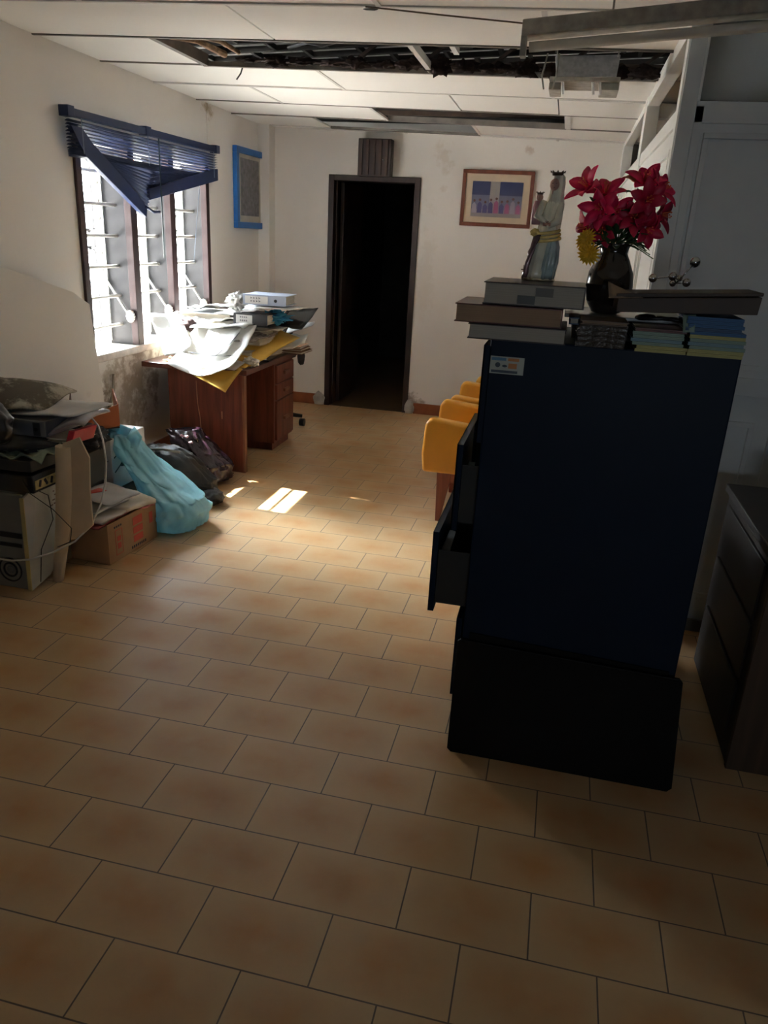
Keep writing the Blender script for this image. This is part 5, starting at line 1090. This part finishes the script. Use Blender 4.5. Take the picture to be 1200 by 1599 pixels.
tag(MB().sheet((-1.40, 1.55, 0.745), (-1.08, 1.82, 0.745), (-1.12, 2.12, 0.775), (-1.40, 1.80, 0.885), nu=12, nv=8, bow=0.03, crumple=0.02, th=0.01, seed=65).build('stained_card', wall_material('mouldy_card', (0.42, 0.38, 0.30), stains=[((-1.25, 1.85, 0.80), (0.5, 0.6, 0.3), (0.07, 0.055, 0.035), 0.9)])), 'mould-stained grey card lying over the heap below the leaning board', 'cardboard')
# brown printed carton, slightly turned
cb_ = thing('brown_carton', 'open brown carton with red printing, full of papers', 'box', (-1.0, 2.05, 0))
p0, p1, p2_, p3 = V((-0.826, 1.831, 0)), V((-0.796, 2.235, 0)), V((-1.055, 2.255, 0)), V((-1.085, 1.85, 0))
M_ct = mat('carton_brown', (0.34, 0.20, 0.10), 0.75, var=0.1); hgt = 0.205
for a, b in ((p0, p1), (p1, p2_), (p2_, p3), (p3, p0)):
    inw = (V((-0.94, 2.04, 0)) - (a + b) / 2).normalized() * 0.006
    MB().prism([a, b, b + V((0, 0, hgt)), a + V((0, 0, hgt))], inw).build('side_panel', M_ct, cb_)
MB().prism([p0, p1, p2_, p3], (0, 0, 0.005)).build('bottom_panel', M_ct, cb_)
M_rp = mat('print_red', (0.48, 0.07, 0.04), 0.6, var=0.15); e_ = (p1 - p0).normalized(); n_ = V((e_.y, -e_.x, 0))
def onface(u0, u1, z0, z1): 
    a = p0 + e_ * u0 + n_ * 0.0005; b = p0 + e_ * u1 + n_ * 0.0005
    return [(a.x, a.y, z0), (b.x, b.y, z0), (b.x, b.y, z1), (a.x, a.y, z1)]
for k in range(3): MB().prism(onface(0.20, 0.28, 0.045 + 0.045 * k, 0.08 + 0.045 * k + (0.008 if k == 2 else 0)), n_ * 0.0008).build('red_block', M_rp, cb_)
rp = MB()
for (u0, u1, z0, z1) in ((0.055, 0.058, 0.03, 0.16), (0.108, 0.111, 0.03, 0.16), (0.055, 0.111, 0.157, 0.16), (0.055, 0.111, 0.03, 0.033)): rp.prism(onface(u0, u1, z0, z1), n_ * 0.0008)
rp.build('red_outline', M_rp, cb_)
for q in ((0.07, 0.098, 0.10, 0.125), (0.07, 0.098, 0.06, 0.09), (0.34, 0.37, 0.10, 0.16)): MB().prism(onface(*q), n_ * 0.0007).build('red_mark', M_rp, cb_)
for n0, u0, z0, z1 in ((8, 0.18, 0.016, 0.030), (4, 0.05, 0.172, 0.182)):
    kp = MB()
    for i in range(n0): kp.prism(onface(u0 + 0.016 * i, u0 + 0.010 + 0.016 * i, z0, z1), n_ * 0.0008)
    kp.build('lettering', M_ink, cb_)
for i, (c, lab, m_, th_) in enumerate((
    (((-1.07, 1.80, 0.20), (-0.84, 1.78, 0.21), (-0.815, 2.06, 0.22), (-1.05, 2.08, 0.22)), 'maroon folder lying open on the brown carton', mat('folder_maroon', (0.20, 0.03, 0.03), 0.5), 0.010),
    (((-1.05, 1.80, 0.222), (-0.83, 1.80, 0.228), (-0.80, 2.02, 0.235), (-1.04, 2.05, 0.235)), 'grey file on the carton just above the maroon folder', M_paper3, 0.012),
    (((-1.10, 1.86, 0.255), (-0.88, 1.84, 0.262), (-0.84, 2.06, 0.265), (-1.08, 2.10, 0.270)), 'loose white pages in the middle of the carton stack', M_paper, 0.012),
    (((-1.06, 1.93, 0.300), (-0.84, 1.88, 0.292), (-0.80, 2.10, 0.285), (-1.02, 2.16, 0.300)), 'pale grey card lying topmost on the brown carton', M_paper3, 0.004),
    (((-0.97, 1.98, 0.246), (-0.80, 1.97, 0.24), (-0.76, 2.18, 0.232), (-0.93, 2.19, 0.262)), 'crumpled cream envelope at the far corner of the carton', M_paper2, 0.02),
    (((-0.87, 2.10, 0.215), (-0.79, 2.07, 0.21), (-0.78, 2.20, 0.208), (-0.88, 2.22, 0.22)), 'pink-edged flyer sticking out of the carton beside the blue bag', mat('flyer_pink', (0.55, 0.20, 0.20), 0.6, var=0.3, scale=30), 0.01))):
    sheet_thing('paper_sheet', lab, 'paper', None, m_, *c, nu=8, nv=8, crumple=0.012, th=th_, seed=70 + i, cs=9)
sheet_thing('red_leaflet', 'red leaflet lying on the pale card of the carton', 'leaflet', None, M_rp, (-1.035, 1.905, 0.309), (-1.015, 1.90, 0.309), (-0.94, 2.03, 0.307), (-0.99, 2.04, 0.311), nu=4, nv=4, th=0.002)
# white cable loop and thin dark wire
tag(MB().tube([(-0.99, 2.02, 0.68), (-0.86, 1.88, 0.68), (-0.79, 1.80, 0.64), (-0.755, 1.76, 0.56), (-0.755, 1.74, 0.46), (-0.775, 1.72, 0.36), (-0.80, 1.67, 0.27), (-0.84, 1.60, 0.215), (-0.90, 1.52, 0.185), (-0.97, 1.462, 0.165), (-1.06, 1.455, 0.150), (-1.18, 1.46, 0.145)], 0.0045, 8).build('white_cable', mat('cable_white', (0.55, 0.54, 0.50), 0.4)), 'white cable looping over the card and in front of the computer', 'cable')
tag(MB().tube([(-0.985, 1.49, 0.52), (-0.945, 1.475, 0.47), (-0.86, 1.50, 0.40), (-0.80, 1.53, 0.31), (-0.82, 1.54, 0.24), (-0.88, 1.53, 0.21)], 0.002, 6).build('thin_wire', M_black), 'thin black wire curving over the rolled card', 'wire')
tag(MB().tube([(-0.97, 1.49, 0.50), (-0.952, 1.60, 0.42), (-0.955, 1.62, 0.30), (-0.972, 1.54, 0.18), (-0.978, 1.52, 0.03)], 0.002, 6).build('thin_wire', M_black), 'thin black wire running down the white printed card', 'wire')

# ------------------------------------------------ bags
bb_ = thing('plastic_bag', 'sagging light blue plastic bag leaning on the brown carton', 'bag', (-0.80, 2.42, 0))
MB().bag([(-0.78, 2.42, 0.004, 0.10, 0.12, 0.3, 0), (-0.78, 2.42, 0.02, 0.165, 0.17, 0.5, 0), (-0.77, 2.42, 0.11, 0.175, 0.19, 0.5, 0), (-0.80, 2.42, 0.20, 0.165, 0.18, 0.5, -0.25),
          (-0.89, 2.42, 0.29, 0.150, 0.15, 0.8, -0.45), (-0.98, 2.42, 0.36, 0.125, 0.12, 1.2, -0.5), (-1.04, 2.42, 0.44, 0.095, 0.10, 1.5, -0.35), (-1.065, 2.42, 0.50, 0.075, 0.08, 1.8, -0.2)], folds=5, amp=0.10, seed=3, flat=0.003).build('bag_body', M_bluebag, bb_)
MB().sheet((-1.14, 2.38, 0.45), (-1.02, 2.36, 0.44), (-1.00, 2.40, 0.53), (-1.13, 2.42, 0.56), nu=14, nv=8, crumple=0.045, th=0.002, cs=11, seed=6).build('bag_opening', M_bluebag, bb_)
MB().sheet((-1.03, 2.34, 0.46), (-0.96, 2.36, 0.42), (-0.945, 2.40, 0.49), (-1.00, 2.42, 0.54), nu=10, nv=8, crumple=0.045, th=0.002, cs=11, seed=9).build('bag_opening', M_bluebag, bb_)
M_blkbag = plastic_film('black_polythene', (0.012, 0.012, 0.012), 0.3, 0.0); M_maroon = plastic_film('maroon_polythene', (0.022, 0.008, 0.016), 0.22, 0.0)
hb_ = thing('black_holdall', 'black cloth bag slumped between the blue bag and the desk', 'bag', (-0.93, 2.86, 0))
M_hold = mat('holdall_black', (0.014, 0.013, 0.011), 0.5, var=0.5, scale=6, bump=0.3)
MB().bag([(-0.96, 2.86, 0.004, 0.15, 0.11, 0.2, 0), (-0.95, 2.86, 0.03, 0.22, 0.14, 0.3, 0), (-0.96, 2.86, 0.12, 0.21, 0.14, 0.4, 0), (-1.00, 2.86, 0.22, 0.18, 0.13, 0.5, -0.15), (-1.04, 2.86, 0.285, 0.14, 0.09, 0.6, -0.15), (-1.06, 2.86, 0.31, 0.08, 0.04, 0.6, -0.1)], folds=7, amp=0.10, seed=5, flat=0.003).build('bag_body', M_hold, hb_)
MB().lump((-0.76, 2.80, 0.045), (0.085, 0.085, 0.05), 0.2, seed=86, sub=4, flat=0.003).build('bag_foot', M_hold, hb_)
MB().tube([(-1.24, 2.82, 0.29), (-1.14, 2.74, 0.315), (-1.02, 2.75, 0.325), (-0.94, 2.80, 0.30)], 0.008, 8).build('strap', mat('strap_grey', (0.18, 0.17, 0.14), 0.7), hb_)
mb_ = thing('bin_bag', 'shiny dark maroon bin bag leaning on the desk end panel', 'bag', (-1.0, 3.22, 0))
MB().bag([(-1.02, 3.22, 0.004, 0.15, 0.11, 0.3, 0), (-1.01, 3.22, 0.03, 0.20, 0.15, 0.4, 0), (-1.00, 3.22, 0.12, 0.19, 0.15, 0.8, 0), (-1.05, 3.22, 0.22, 0.16, 0.13, 1.2, -0.2), (-1.10, 3.22, 0.29, 0.13, 0.09, 1.6, -0.1), (-1.13, 3.22, 0.325, 0.12, 0.05, 2.0, 0.1)], folds=7, amp=0.12, seed=8, flat=0.003).build('bag_body', M_maroon, mb_)
M_pk = mat('scrap_pink', (0.55, 0.35, 0.40), 0.6)
for i, p in enumerate(((-1.08, 3.10, 0.315), (-1.04, 3.08, 0.318), (-1.0, 3.06, 0.29), (-0.90, 3.06, 0.13), (-0.91, 3.06, 0.06))): MB().lump(p, (0.014, 0.006, 0.008), 0.6, seed=i, sub=2).build('pink_scrap', M_pk, mb_)
tag(MB().lump((-1.17, 1.44, 0.77), (0.19, 0.12, 0.125), 0.16, seed=95, sub=5, creases=0.03, freq=1.6).build('bin_bag', M_blkbag), 'black bin bag perched on the near end of the heap', 'bag')
tag(MB().tube([(-1.545, 3.02, 0.42), (-1.53, 3.08, 0.55), (-1.54, 3.12, 0.66)], 0.010, 7).build('peeling_conduit', mat('conduit_tan', (0.36, 0.30, 0.22), 0.8, var=0.3)), 'short peeling conduit stub on the stained wall below the window', 'pipe')

for z0, z1, dx in ((0.0, 0.40, 0.0), (0.402, 0.74, 0.02)):  # unseen cartons added to keep window light off the dark desk
    tag(MB().box(1.02 + dx, 1.44, 1.47, 1.96, z0, z1).build('blocker_carton', M_ct, None, 0.004), 'unseen brown carton added to block window light behind the filing cabinet, %s of two' % ('lower' if z0 == 0 else 'upper'), 'box')
